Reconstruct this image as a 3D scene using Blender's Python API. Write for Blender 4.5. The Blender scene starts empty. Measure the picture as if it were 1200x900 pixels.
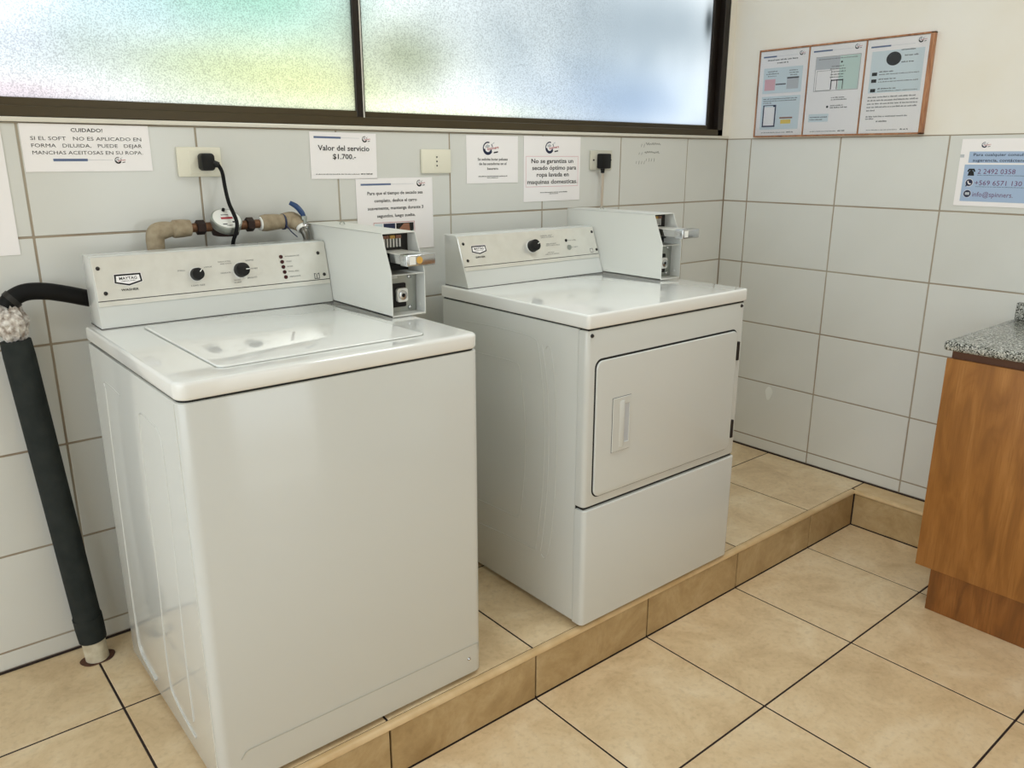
import bpy, bmesh, math, random
from mathutils import Vector, Matrix
random.seed(7)
scene = bpy.context.scene
col = scene.collection
PI = math.pi

# ---------------------------------------------------------------- camera
YAW, PITCH, ROLL, FPX = 0.6925, -0.2774, 0.001, 934.6
CAM = Vector((-3.1150, -2.2506, 1.3113))
cd = bpy.data.cameras.new('camera'); cam = bpy.data.objects.new('camera', cd); col.objects.link(cam)
cd.sensor_fit = 'HORIZONTAL'; cd.sensor_width = 36.0; cd.lens = FPX * 36.0 / 1200.0; cd.clip_start = 0.02
_f = Vector((math.sin(YAW) * math.cos(PITCH), math.cos(YAW) * math.cos(PITCH), math.sin(PITCH)))
_r = Vector((math.cos(YAW), -math.sin(YAW), 0)); _u = _r.cross(_f)
_r2 = math.cos(ROLL) * _r + math.sin(ROLL) * _u; _u2 = -math.sin(ROLL) * _r + math.cos(ROLL) * _u
_m = Matrix((_r2, _u2, -_f)).transposed().to_4x4(); _m.translation = CAM
cam.matrix_world = _m
scene.camera = cam

# ---------------------------------------------------------------- world, lamps, exposure
SKY = 3.1
w = bpy.data.worlds.new('World'); scene.world = w; w.use_nodes = True
nt = w.node_tree; nt.nodes.clear()
o_ = nt.nodes.new('ShaderNodeOutputWorld'); b_ = nt.nodes.new('ShaderNodeBackground')
tc = nt.nodes.new('ShaderNodeTexCoord'); sx = nt.nodes.new('ShaderNodeSeparateXYZ'); cr = nt.nodes.new('ShaderNodeValToRGB')
mr = nt.nodes.new('ShaderNodeMapRange'); mr.inputs['From Min'].default_value = -1; mr.inputs['From Max'].default_value = 1
nt.links.new(tc.outputs['Generated'], sx.inputs[0]); nt.links.new(sx.outputs['Z'], mr.inputs['Value']); nt.links.new(mr.outputs[0], cr.inputs[0])
e = cr.color_ramp.elements
e[0].position = 0.46; e[0].color = (0.50, 0.50, 0.46, 1)
e[1].position = 0.52; e[1].color = (0.88, 0.96, 1.0, 1)
x_ = e.new(1.0); x_.color = (0.80, 0.90, 1.0, 1)
nt.links.new(cr.outputs[0], b_.inputs[0]); b_.inputs[1].default_value = SKY
nt.links.new(b_.outputs[0], o_.inputs[0])


def area(name, loc, size, rot, power, color=(1, 1, 1), portal=False):
    l = bpy.data.lights.new(name, 'AREA'); l.shape = 'RECTANGLE'; l.size, l.size_y = size
    l.energy = power; l.color = color
    if portal: l.cycles.is_portal = True
    o = bpy.data.objects.new(name, l); col.objects.link(o); o.location = loc; o.rotation_euler = rot
    return o


# room extents
RX0, RY0, RZ = -4.64, -4.75, 2.55
LOW = -0.1505
area('opening_portal', (-1.25, RY0 - 0.02, 0.90), (0.9, 2.1), (PI / 2, 0, 0), 1, portal=True)   # unseen front opening, added to let in daylight
area('side_portal', (RX0 - 0.02, -2.35, 1.285), (3.6, 1.67), (0, -PI / 2, 0), 1, portal=True).rotation_euler = Matrix(((0, 0, -1), (1, 0, 0), (0, -1, 0))).transposed().to_euler() if False else (PI / 2, 0, -PI / 2)  # portal over the added left wall opening
FILL_LAMPS = [(-1.40, -1.30), (-3.7, -1.3)]  # unseen lamps added for more light on tops, floor and walls
FILL_LAMP_W = [14.0, 4.5]
scene.view_settings.view_transform = 'Standard'; scene.view_settings.look = 'None'
scene.view_settings.exposure = 0.0; scene.view_settings.gamma = 1.0
scene.view_settings.use_curve_mapping = False
scene.cycles.use_denoising = True
scene.cycles.max_bounces = 10; scene.cycles.diffuse_bounces = 6; scene.cycles.glossy_bounces = 5
scene.cycles.transmission_bounces = 6; scene.cycles.sample_clamp_indirect = 6
scene.cycles.caustics_reflective = False


# ---------------------------------------------------------------- materials
def srgb(r, g, b):
    f = lambda c: (c / 255 / 12.92) if c / 255 <= 0.04045 else ((c / 255 + 0.055) / 1.055) ** 2.4
    return (f(r), f(g), f(b), 1)


def mat(name, color, rough=0.5, metal=0.0, coat=0.0, spec=0.5, noise=None, bump=None, wear=None):
    """noise=(scale, colour2, amount) ; bump=(scale, strength)"""
    m = bpy.data.materials.new(name); m.use_nodes = True; n = m.node_tree; p = n.nodes['Principled BSDF']
    p.inputs['Base Color'].default_value = color; p.inputs['Roughness'].default_value = rough
    p.inputs['Metallic'].default_value = metal; p.inputs['Coat Weight'].default_value = coat
    p.inputs['Coat Roughness'].default_value = 0.05; p.inputs['Specular IOR Level'].default_value = spec
    t = n.nodes.new('ShaderNodeTexCoord')
    if noise:
        a = n.nodes.new('ShaderNodeTexNoise'); a.inputs['Scale'].default_value = noise[0]; a.inputs['Detail'].default_value = 5
        n.links.new(t.outputs['Object'], a.inputs['Vector'])
        r = n.nodes.new('ShaderNodeMapRange'); r.inputs['From Min'].default_value = 0.35; r.inputs['From Max'].default_value = 0.65
        r.inputs['To Max'].default_value = noise[2]; n.links.new(a.outputs['Fac'], r.inputs['Value'])
        x = n.nodes.new('ShaderNodeMix'); x.data_type = 'RGBA'; x.inputs['A'].default_value = color; x.inputs['B'].default_value = noise[1]
        n.links.new(r.outputs[0], x.inputs['Factor']); n.links.new(x.outputs['Result'], p.inputs['Base Color'])
    if bump:
        a = n.nodes.new('ShaderNodeTexNoise'); a.inputs['Scale'].default_value = bump[0]; a.inputs['Detail'].default_value = 3
        n.links.new(t.outputs['Object'], a.inputs['Vector'])
        q = n.nodes.new('ShaderNodeBump'); q.inputs['Strength'].default_value = bump[1]; q.inputs['Distance'].default_value = 0.002
        n.links.new(a.outputs['Fac'], q.inputs['Height']); n.links.new(q.outputs[0], p.inputs['Normal'])
    return m


M = {}
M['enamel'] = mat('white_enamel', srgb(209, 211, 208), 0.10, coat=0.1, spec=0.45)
M['enamel_lid'] = mat('white_lid_enamel', srgb(238, 239, 237), 0.08, coat=0.6, spec=0.6)  # same enamel made lighter for the light falling on the tops
M['powder'] = mat('powder_coated_steel', srgb(218, 219, 214), 0.35, bump=(500, 0.06))
M['gap'] = mat('shadow_gap_rubber', srgb(24, 23, 21), 0.7)  # near-black paints the shade in gaps between machine panels
M['steel'] = mat('brushed_steel', srgb(226, 225, 218), 0.36, metal=0.45, noise=(30, srgb(216, 214, 206), 0.6))
M['chrome'] = mat('chrome', srgb(200, 202, 204), 0.2, metal=1.0)
M['zinc'] = mat('zinc_plate', srgb(170, 174, 168), 0.4, metal=0.8)
M['zincdark'] = mat('worn_valve_metal', srgb(120, 118, 112), 0.35, metal=0.9)
M['darkmetal'] = mat('dark_metal', srgb(42, 40, 38), 0.4, metal=0.4)
M['black'] = mat('black_plastic', srgb(8, 8, 9), 0.45, spec=0.35)
M['blackrubber'] = mat('black_rubber', srgb(6, 6, 7), 0.6, spec=0.25)
M['foam'] = mat('grey_foam_insulation', srgb(36, 41, 40), 0.85, spec=0.25, noise=(22, srgb(48, 52, 50), 0.7), bump=(180, 0.3))
M['foamtape'] = mat('beige_pipe_wrap', srgb(168, 154, 130), 0.8, noise=(40, srgb(136, 120, 96), 0.8), bump=(90, 0.6))
M['pvc'] = mat('cream_pvc', srgb(214, 208, 188), 0.45, noise=(35, srgb(176, 164, 138), 0.7))
M['whitetape'] = mat('crumpled_white_tape', srgb(232, 228, 222), 0.5, noise=(75, srgb(120, 100, 84), 0.85), bump=(70, 0.9))
M['brass'] = mat('brass', srgb(124, 88, 62), 0.5, metal=0.6, noise=(60, srgb(90, 60, 40), 0.6))
M['iron'] = mat('dark_iron', srgb(48, 34, 30), 0.5, metal=0.5)
M['rust'] = mat('rust_ring', srgb(92, 58, 40), 0.9, noise=(60, srgb(60, 38, 28), 0.8))
M['blue'] = mat('blue_vinyl', srgb(28, 62, 108), 0.4)
M['grout'] = mat('wall_grout', srgb(176, 168, 152), 0.9, noise=(3, srgb(150, 132, 112), 0.9))
M['darkgrout'] = mat('floor_grout', srgb(44, 30, 26), 0.9)
M['paint'] = mat('cream_paint', srgb(238, 235, 228), 0.75, noise=(3, srgb(234, 228, 215), 0.8), bump=(60, 0.1))
M['ceiling'] = mat('ceiling_paint', srgb(232, 230, 224), 0.85, bump=(80, 0.1))
M['crease'] = mat('sheet_metal_crease', srgb(172, 170, 158), 0.5)  # darker grey paints the shading of the pressed crease
M['bronze'] = mat('bronze_aluminium', srgb(74, 64, 44), 0.35, metal=0.35)
M['bronze2'] = mat('bronze_aluminium_dark', srgb(34, 26, 20), 0.35, metal=0.35)
M['sill'] = mat('white_tile_trim', srgb(226, 222, 210), 0.25)
M['paper'] = mat('paper', srgb(248, 245, 246), 0.28, spec=0.5)
M['paperblue'] = mat('pale_blue_print', srgb(214, 227, 234), 0.3)
M['ink'] = mat('black_ink', srgb(10, 10, 12), 0.6)
M['greyink'] = mat('grey_ink', srgb(84, 84, 88), 0.6)
M['lightink'] = mat('light_grey_ink', srgb(192, 196, 202), 0.5)
M['blueink'] = mat('slate_blue_ink', srgb(92, 110, 146), 0.5)
M['navy'] = mat('navy_ink', srgb(28, 38, 72), 0.5)
M['redink'] = mat('red_ink', srgb(176, 60, 72), 0.5)
M['magentaink'] = mat('plum_ink', srgb(104, 36, 96), 0.5)
M['posterblue'] = mat('poster_blue_print', srgb(168, 190, 220), 0.3)
M['pinkprint'] = mat('pink_print', srgb(226, 176, 186), 0.4)
M['greenprint'] = mat('green_print', srgb(200, 222, 216), 0.4)
M['yellowprint'] = mat('yellow_print', srgb(236, 206, 92), 0.4)
M['skinprint'] = mat('brown_print', srgb(150, 104, 82), 0.4)
M['ivory'] = mat('ivory_plastic', srgb(234, 231, 214), 0.35)
M['platepaint'] = mat('grey_painted_plate', srgb(206, 204, 190), 0.4)
M['cordgrey'] = mat('beige_cord', srgb(190, 176, 160), 0.5)
M['redled'] = mat('dark_red_lens', srgb(60, 12, 14), 0.25)
M['orangeprint'] = mat('amber_sticker', srgb(214, 168, 84), 0.4)
M['whiteplastic'] = mat('white_plastic', srgb(238, 238, 234), 0.3)
M['pencil'] = mat('pencil_marks', srgb(128, 128, 126), 0.8)
M['spot'] = mat('dried_white_splash', srgb(232, 235, 232), 0.5)


def wall_tile_mat():
    m = bpy.data.materials.new('white_wall_tile'); m.use_nodes = True; n = m.node_tree; p = n.nodes['Principled BSDF']
    p.inputs['Roughness'].default_value = 0.16; p.inputs['Specular IOR Level'].default_value = 0.55
    t = n.nodes.new('ShaderNodeTexCoord'); oi = n.nodes.new('ShaderNodeObjectInfo')
    a = n.nodes.new('ShaderNodeTexNoise'); a.inputs['Scale'].default_value = 5; n.links.new(t.outputs['Object'], a.inputs['Vector'])
    ad = n.nodes.new('ShaderNodeMath'); ad.operation = 'MULTIPLY_ADD'; ad.inputs[1].default_value = 0.5
    n.links.new(oi.outputs['Random'], ad.inputs[0]); n.links.new(a.outputs['Fac'], ad.inputs[2])
    x = n.nodes.new('ShaderNodeMix'); x.data_type = 'RGBA'
    x.inputs['A'].default_value = srgb(213, 214, 209); x.inputs['B'].default_value = srgb(220, 221, 217)
    n.links.new(ad.outputs[0], x.inputs['Factor']); n.links.new(x.outputs['Result'], p.inputs['Base Color'])
    b = n.nodes.new('ShaderNodeTexNoise'); b.inputs['Scale'].default_value = 14; b.inputs['Detail'].default_value = 1
    n.links.new(t.outputs['Object'], b.inputs['Vector'])
    q = n.nodes.new('ShaderNodeBump'); q.inputs['Strength'].default_value = 0.12; q.inputs['Distance'].default_value = 0.002
    n.links.new(b.outputs['Fac'], q.inputs['Height']); n.links.new(q.outputs[0], p.inputs['Normal'])
    return m


def floor_tile_mat(name, dark=False):
    m = bpy.data.materials.new(name); m.use_nodes = True; n = m.node_tree; p = n.nodes['Principled BSDF']
    p.inputs['Roughness'].default_value = 0.34; p.inputs['Specular IOR Level'].default_value = 0.45
    g = n.nodes.new('ShaderNodeNewGeometry'); oi = n.nodes.new('ShaderNodeObjectInfo')
    vm = n.nodes.new('ShaderNodeVectorMath'); vm.operation = 'MULTIPLY_ADD'; vm.inputs[1].default_value = (30, 30, 30)
    n.links.new(oi.outputs['Random'], vm.inputs[0]); n.links.new(g.outputs['Position'], vm.inputs[2])
    a = n.nodes.new('ShaderNodeTexNoise'); a.inputs['Scale'].default_value = 5.5; a.inputs['Detail'].default_value = 10; a.inputs['Roughness'].default_value = 0.68
    a.inputs['Distortion'].default_value = 0.5
    n.links.new(vm.outputs[0], a.inputs['Vector'])
    c = n.nodes.new('ShaderNodeValToRGB'); el = c.color_ramp.elements
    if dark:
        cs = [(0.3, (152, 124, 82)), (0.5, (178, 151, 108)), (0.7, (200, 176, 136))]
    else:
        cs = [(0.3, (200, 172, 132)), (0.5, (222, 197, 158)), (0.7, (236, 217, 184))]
    el[0].position = cs[0][0]; el[0].color = srgb(*cs[0][1]); el[1].position = cs[2][0]; el[1].color = srgb(*cs[2][1])
    k = el.new(cs[1][0]); k.color = srgb(*cs[1][1])
    n.links.new(a.outputs['Fac'], c.inputs[0])
    f = n.nodes.new('ShaderNodeTexNoise'); f.inputs['Scale'].default_value = 70; f.inputs['Detail'].default_value = 6
    n.links.new(vm.outputs[0], f.inputs['Vector'])
    r = n.nodes.new('ShaderNodeMapRange'); r.inputs['From Min'].default_value = 0.5; r.inputs['From Max'].default_value = 0.75; r.inputs['To Max'].default_value = 0.22
    n.links.new(f.outputs['Fac'], r.inputs['Value'])
    x = n.nodes.new('ShaderNodeMix'); x.data_type = 'RGBA'; x.inputs['B'].default_value = srgb(150, 122, 84)
    n.links.new(r.outputs[0], x.inputs['Factor']); n.links.new(c.outputs[0], x.inputs['A'])
    n.links.new(x.outputs['Result'], p.inputs['Base Color'])
    q = n.nodes.new('ShaderNodeBump'); q.inputs['Strength'].default_value = 0.15; q.inputs['Distance'].default_value = 0.002
    n.links.new(a.outputs['Fac'], q.inputs['Height']); n.links.new(q.outputs[0], p.inputs['Normal'])
    return m


def wood_mat(name, c1, c2, c3, scale=1.0):
    m = bpy.data.materials.new(name); m.use_nodes = True; n = m.node_tree; p = n.nodes['Principled BSDF']
    p.inputs['Roughness'].default_value = 0.38
    g = n.nodes.new('ShaderNodeNewGeometry'); mp = n.nodes.new('ShaderNodeMapping'); mp.inputs['Scale'].default_value = (12 * scale, 12 * scale, 2.2 * scale)
    n.links.new(g.outputs['Position'], mp.inputs['Vector'])
    a = n.nodes.new('ShaderNodeTexNoise'); a.inputs['Scale'].default_value = 1.6; a.inputs['Detail'].default_value = 6; a.inputs['Distortion'].default_value = 1.2
    n.links.new(mp.outputs[0], a.inputs['Vector'])
    c = n.nodes.new('ShaderNodeValToRGB'); el = c.color_ramp.elements
    el[0].position = 0.3; el[0].color = c1; el[1].position = 0.72; el[1].color = c3; k = el.new(0.5); k.color = c2
    n.links.new(a.outputs['Fac'], c.inputs[0])
    mp2 = n.nodes.new('ShaderNodeMapping'); mp2.inputs['Scale'].default_value = (240, 240, 12); n.links.new(g.outputs['Position'], mp2.inputs['Vector'])
    f = n.nodes.new('ShaderNodeTexNoise'); f.inputs['Scale'].default_value = 1.0; f.inputs['Detail'].default_value = 3; n.links.new(mp2.outputs[0], f.inputs['Vector'])
    r = n.nodes.new('ShaderNodeMapRange'); r.inputs['From Min'].default_value = 0.5; r.inputs['From Max'].default_value = 0.7; r.inputs['To Max'].default_value = 0.55
    n.links.new(f.outputs['Fac'], r.inputs['Value'])
    x = n.nodes.new('ShaderNodeMix'); x.data_type = 'RGBA'; x.inputs['B'].default_value = c1
    n.links.new(r.outputs[0], x.inputs['Factor']); n.links.new(c.outputs[0], x.inputs['A']); n.links.new(x.outputs['Result'], p.inputs['Base Color'])
    return m


def granite_mat():
    m = bpy.data.materials.new('speckled_granite'); m.use_nodes = True; n = m.node_tree; p = n.nodes['Principled BSDF']
    p.inputs['Roughness'].default_value = 0.18
    g = n.nodes.new('ShaderNodeNewGeometry')
    v = n.nodes.new('ShaderNodeTexVoronoi'); v.inputs['Scale'].default_value = 290; n.links.new(g.outputs['Position'], v.inputs['Vector'])
    s = n.nodes.new('ShaderNodeSeparateColor'); n.links.new(v.outputs['Color'], s.inputs[0])
    c = n.nodes.new('ShaderNodeValToRGB'); c.color_ramp.interpolation = 'CONSTANT'; el = c.color_ramp.elements
    el[0].position = 0; el[0].color = srgb(46, 44, 40); el[1].position = 0.22; el[1].color = srgb(118, 120, 112)
    for pos, cc in ((0.45, (148, 150, 145)), (0.66, (180, 181, 175)), (0.86, (208, 207, 200))):
        k = el.new(pos); k.color = srgb(*cc)
    n.links.new(s.outputs[0], c.inputs[0]); n.links.new(c.outputs[0], p.inputs['Base Color'])
    return m


def glass_mat():
    """frosted, iridescent-tinted pattern glass: daylight passes and is scattered"""
    m = bpy.data.materials.new('frosted_pattern_glass'); m.use_nodes = True; n = m.node_tree; n.nodes.clear()
    out = n.nodes.new('ShaderNodeOutputMaterial'); g = n.nodes.new('ShaderNodeNewGeometry'); sp = n.nodes.new('ShaderNodeSeparateXYZ')
    n.links.new(g.outputs['Position'], sp.inputs[0])

    def mth(op, a, b=None, c=None):
        k = n.nodes.new('ShaderNodeMath'); k.operation = op
        for i, v in enumerate((a, b, c)):
            if v is None: continue
            if isinstance(v, (int, float)): k.inputs[i].default_value = v
            else: n.links.new(v, k.inputs[i])
        return k.outputs[0]
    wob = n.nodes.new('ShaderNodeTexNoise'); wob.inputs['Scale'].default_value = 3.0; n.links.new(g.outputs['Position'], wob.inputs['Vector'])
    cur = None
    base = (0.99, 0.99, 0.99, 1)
    blobs = GLASS_TINTS_GLARE
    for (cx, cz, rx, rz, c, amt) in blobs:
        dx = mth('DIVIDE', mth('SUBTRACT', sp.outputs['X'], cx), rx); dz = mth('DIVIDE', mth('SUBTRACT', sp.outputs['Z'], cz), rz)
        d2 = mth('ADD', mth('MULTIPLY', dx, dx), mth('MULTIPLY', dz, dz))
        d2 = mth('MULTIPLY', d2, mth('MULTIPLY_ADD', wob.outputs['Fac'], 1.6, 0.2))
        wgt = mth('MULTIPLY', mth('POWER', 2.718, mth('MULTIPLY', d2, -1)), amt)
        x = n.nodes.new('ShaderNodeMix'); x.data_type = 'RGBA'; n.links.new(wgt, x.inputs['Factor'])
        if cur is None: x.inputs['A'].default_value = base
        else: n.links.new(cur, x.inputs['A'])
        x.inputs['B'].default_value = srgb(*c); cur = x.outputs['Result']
    # rolled pattern: small raised dimples
    v = n.nodes.new('ShaderNodeTexVoronoi'); v.feature = 'SMOOTH_F1'; v.inputs['Scale'].default_value = 120; v.inputs['Smoothness'].default_value = 0.4
    n.links.new(g.outputs['Position'], v.inputs['Vector'])
    nz = n.nodes.new('ShaderNodeTexNoise'); nz.inputs['Scale'].default_value = 300; nz.inputs['Detail'].default_value = 2; n.links.new(g.outputs['Position'], nz.inputs['Vector'])
    # pattern is strongest in the middle, weak on the far right pane side
    rg = n.nodes.new('ShaderNodeMapRange'); rg.interpolation_type = 'SMOOTHSTEP'; rg.inputs['From Min'].default_value = -0.55; rg.inputs['From Max'].default_value = -1.05
    rg.inputs['To Min'].default_value = 0.02; rg.inputs['To Max'].default_value = 0.30; n.links.new(sp.outputs['X'], rg.inputs['Value'])
    thr = n.nodes.new('ShaderNodeMapRange'); thr.inputs['From Min'].default_value = 0.47; thr.inputs['From Max'].default_value = 0.60
    n.links.new(nz.outputs['Fac'], thr.inputs['Value'])
    dk = mth('SUBTRACT', 1.0, mth('MULTIPLY', thr.outputs[0], rg.outputs[0]))
    mul = n.nodes.new('ShaderNodeMix'); mul.data_type = 'RGBA'; mul.blend_type = 'MULTIPLY'; mul.inputs['Factor'].default_value = 1
    n.links.new(cur, mul.inputs['A']); cmb = n.nodes.new('ShaderNodeCombineColor')
    for i in range(3): n.links.new(dk, cmb.inputs[i])
    n.links.new(cmb.outputs[0], mul.inputs['B'])
    tr = n.nodes.new('ShaderNodeBsdfTranslucent'); n.links.new(mul.outputs['Result'], tr.inputs['Color'])
    gl = n.nodes.new('ShaderNodeBsdfGlossy'); gl.inputs['Roughness'].default_value = 0.35; gl.inputs['Color'].default_value = (0.9, 0.9, 0.9, 1)
    bp = n.nodes.new('ShaderNodeBump'); bp.inputs['Strength'].default_value = 0.4; bp.inputs['Distance'].default_value = 0.002
    n.links.new(v.outputs['Distance'], bp.inputs['Height']); n.links.new(bp.outputs[0], gl.inputs['Normal'])
    ms = n.nodes.new('ShaderNodeMixShader'); ms.inputs[0].default_value = 0.06
    n.links.new(tr.outputs[0], ms.inputs[1]); n.links.new(gl.outputs[0], ms.inputs[2]); n.links.new(ms.outputs[0], out.inputs['Surface'])
    return m


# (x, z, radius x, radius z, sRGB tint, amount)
GLASS_TINTS_GLARE = [
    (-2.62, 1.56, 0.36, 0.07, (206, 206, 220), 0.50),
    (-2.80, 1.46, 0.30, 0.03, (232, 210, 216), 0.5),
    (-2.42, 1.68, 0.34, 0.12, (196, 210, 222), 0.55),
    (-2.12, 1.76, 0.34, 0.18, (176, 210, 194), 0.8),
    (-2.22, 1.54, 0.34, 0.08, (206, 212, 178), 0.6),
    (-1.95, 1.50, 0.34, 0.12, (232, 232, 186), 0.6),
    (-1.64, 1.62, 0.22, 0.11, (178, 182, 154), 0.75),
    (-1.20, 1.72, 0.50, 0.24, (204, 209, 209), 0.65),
    (-1.55, 1.455, 0.42, 0.035, (255, 255, 236), 0.9),  # window glare painted along the lower edge of the glass
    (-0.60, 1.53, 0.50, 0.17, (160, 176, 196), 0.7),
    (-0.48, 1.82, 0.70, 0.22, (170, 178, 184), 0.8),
    (-0.14, 1.86, 0.025, 0.06, (90, 98, 102), 0.8),  # dark smudge of something outside, painted into the glass
]
M['tile'] = wall_tile_mat()
M['floortile'] = floor_tile_mat('beige_floor_tile')
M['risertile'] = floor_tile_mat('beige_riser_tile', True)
M['nosing'] = mat('beige_tile_trim', srgb(216, 188, 144), 0.4, noise=(14, srgb(196, 164, 116), 0.8))
M['wood'] = wood_mat('oak_veneer', srgb(134, 87, 38), srgb(156, 103, 48), srgb(174, 120, 62))
M['wooddark'] = wood_mat('oak_plinth', srgb(112, 68, 26), srgb(138, 86, 36), srgb(156, 102, 50))
M['darkwood'] = mat('dark_brown_rail', srgb(92, 56, 34), 0.5)  # rail brown darkened to paint the shadow gap under the worktop
M['framewood'] = wood_mat('frame_wood', srgb(132, 84, 54), srgb(172, 118, 80), srgb(198, 146, 108), 3)
M['granite'] = granite_mat()
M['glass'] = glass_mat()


# ---------------------------------------------------------------- mesh helpers
class MB:
    def __init__(s): s.bm = bmesh.new()

    def box(s, a, b, bev=0.0, seg=2):
        lo = [min(a[i], b[i]) for i in range(3)]; hi = [max(a[i], b[i]) for i in range(3)]
        r = bmesh.ops.create_cube(s.bm, size=1.0); vs = r['verts']
        for v in vs:
            v.co = Vector([(lo[i] + hi[i]) / 2 + v.co[i] * (hi[i] - lo[i]) for i in range(3)])
        if bev:
            es = list({e for v in vs for e in v.link_edges})
            bmesh.ops.bevel(s.bm, geom=es, offset=bev, segments=seg, profile=0.5, affect='EDGES')
        return s

    def prism(s, pts, axis, a, b, bev=0.0, seg=2):
        """pts: 2D outline in the two other axes (x: (y,z), y: (x,z), z: (x,y))"""
        def mk(p, t):
            if axis == 'x': return Vector((t, p[0], p[1]))
            if axis == 'y': return Vector((p[0], t, p[1]))
            return Vector((p[0], p[1], t))
        v0 = [s.bm.verts.new(mk(p, a)) for p in pts]; v1 = [s.bm.verts.new(mk(p, b)) for p in pts]
        n = len(pts)
        fs = [s.bm.faces.new(v0), s.bm.faces.new(v1[::-1])]
        caps = [e for f in fs for e in f.edges]
        for i in range(n):
            fs.append(s.bm.faces.new((v0[i], v0[(i + 1) % n], v1[(i + 1) % n], v1[i])))
        bmesh.ops.recalc_face_normals(s.bm, faces=fs)
        if bev:
            bmesh.ops.bevel(s.bm, geom=caps, offset=bev, segments=seg, profile=0.5, affect='EDGES')
        return s

    def cyl(s, p0, p1, r, r2=None, seg=24, bev=0.0):
        p0, p1 = Vector(p0), Vector(p1); d = p1 - p0; L = d.length
        q = d.to_track_quat('Z', 'Y').to_matrix().to_4x4(); q.translation = (p0 + p1) / 2
        r_ = bmesh.ops.create_cone(s.bm, cap_ends=True, segments=seg, radius1=r, radius2=r if r2 is None else r2, depth=L, matrix=q)
        if bev:
            fs = [f for f in {f for v in r_['verts'] for f in v.link_faces} if len(f.verts) > 4]
            bmesh.ops.bevel(s.bm, geom=list({e for f in fs for e in f.edges}), offset=bev, segments=2, profile=0.5, affect='EDGES')
        return s

    def sphere(s, c, r, scale=(1, 1, 1), seg=16):
        m = Matrix.Translation(c) @ Matrix.Diagonal((*scale, 1))
        bmesh.ops.create_uvsphere(s.bm, u_segments=seg, v_segments=seg // 2, radius=r, matrix=m)
        return s

    def tube(s, pts, r, seg=12, smooth=6, cap=True):
        pts = [Vector(p) for p in pts]
        rs = r if isinstance(r, (list, tuple)) else [r] * len(pts)
        if smooth > 1 and len(pts) > 2:
            P, R_ = [], []
            for i in range(len(pts) - 1):
                a, b = pts[i], pts[i + 1]; pm = pts[max(i - 1, 0)]; pn = pts[min(i + 2, len(pts) - 1)]
                for k in range(smooth):
                    t = k / smooth
                    P.append(0.5 * ((2 * a) + (b - pm) * t + (2 * pm - 5 * a + 4 * b - pn) * t * t + (3 * a - pm - 3 * b + pn) * t ** 3))
                    R_.append(rs[i] * (1 - t) + rs[i + 1] * t)
            P.append(pts[-1]); R_.append(rs[-1])
        else: P, R_ = pts, rs
        rings = []; up = Vector((0.13, 0.21, 1)).normalized()
        for i, p in enumerate(P):
            d = (P[min(i + 1, len(P) - 1)] - P[max(i - 1, 0)]).normalized()
            a = d.cross(up)
            if a.length < 0.05: a = d.cross(Vector((1, 0, 0)))
            a.normalize(); b = d.cross(a).normalized(); up = a.cross(d) if True else up
            rings.append([s.bm.verts.new(p + R_[i] * (math.cos(2 * PI * k / seg) * a + math.sin(2 * PI * k / seg) * b)) for k in range(seg)])
        for i in range(len(rings) - 1):
            for k in range(seg):
                s.bm.faces.new((rings[i][k], rings[i][(k + 1) % seg], rings[i + 1][(k + 1) % seg], rings[i + 1][k]))
        if cap:
            s.bm.faces.new(rings[0][::-1]); s.bm.faces.new(rings[-1])
        return s

    def quad(s, vs):
        s.bm.faces.new([s.bm.verts.new(Vector(v)) for v in vs]); return s

    def build(s, name, m, parent=None, smooth=True):
        bmesh.ops.recalc_face_normals(s.bm, faces=s.bm.faces)
        me = bpy.data.meshes.new(name); s.bm.to_mesh(me); s.bm.free()
        me.materials.append(M[m] if isinstance(m, str) else m)
        if smooth:
            me.polygons.foreach_set('use_smooth', [True] * len(me.polygons))
            try: me.set_sharp_from_angle(angle=math.radians(35))
            except Exception: pass
        o = bpy.data.objects.new(name, me); col.objects.link(o)
        if parent is not None:
            o.parent = parent; o.matrix_parent_inverse = parent.matrix_world.inverted()
        return o


def rrect(x0, x1, y0, y1, r, seg=6, corners=(1, 1, 1, 1)):
    pts = []
    for k, (cx, cy, a0) in enumerate(((x1 - r, y1 - r, 0), (x0 + r, y1 - r, PI / 2), (x0 + r, y0 + r, PI), (x1 - r, y0 + r, 1.5 * PI))):
        if corners[k]:
            for i in range(seg + 1):
                a = a0 + PI / 2 * i / seg
                pts.append((cx + r * math.cos(a), cy + r * math.sin(a)))
        else:
            pts.append(((x1, y1), (x0, y1), (x0, y0), (x1, y0))[k])
    return pts


def thing(name, loc, label, cat, group=None):
    o = bpy.data.objects.new(name, None); col.objects.link(o); o.location = loc; o.empty_display_size = 0.05
    bpy.context.view_layer.update()
    o['label'] = label; o['category'] = cat
    if group: o['group'] = group
    return o


def tag(o, label, cat, group=None):
    o['label'] = label; o['category'] = cat
    if group: o['group'] = group
    return o


def struct(o): o['kind'] = 'structure'; return o


# ---------------------------------------------------------------- room shell
TH = 0.2665; TW = 0.41355; ZS = 0.0561; ZT = ZS + 5 * TH   # 1.3886
G = 0.0056
WX0, WX1, WZ0, WZ1 = -3.62, -0.040, 1.401, 2.30

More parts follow.
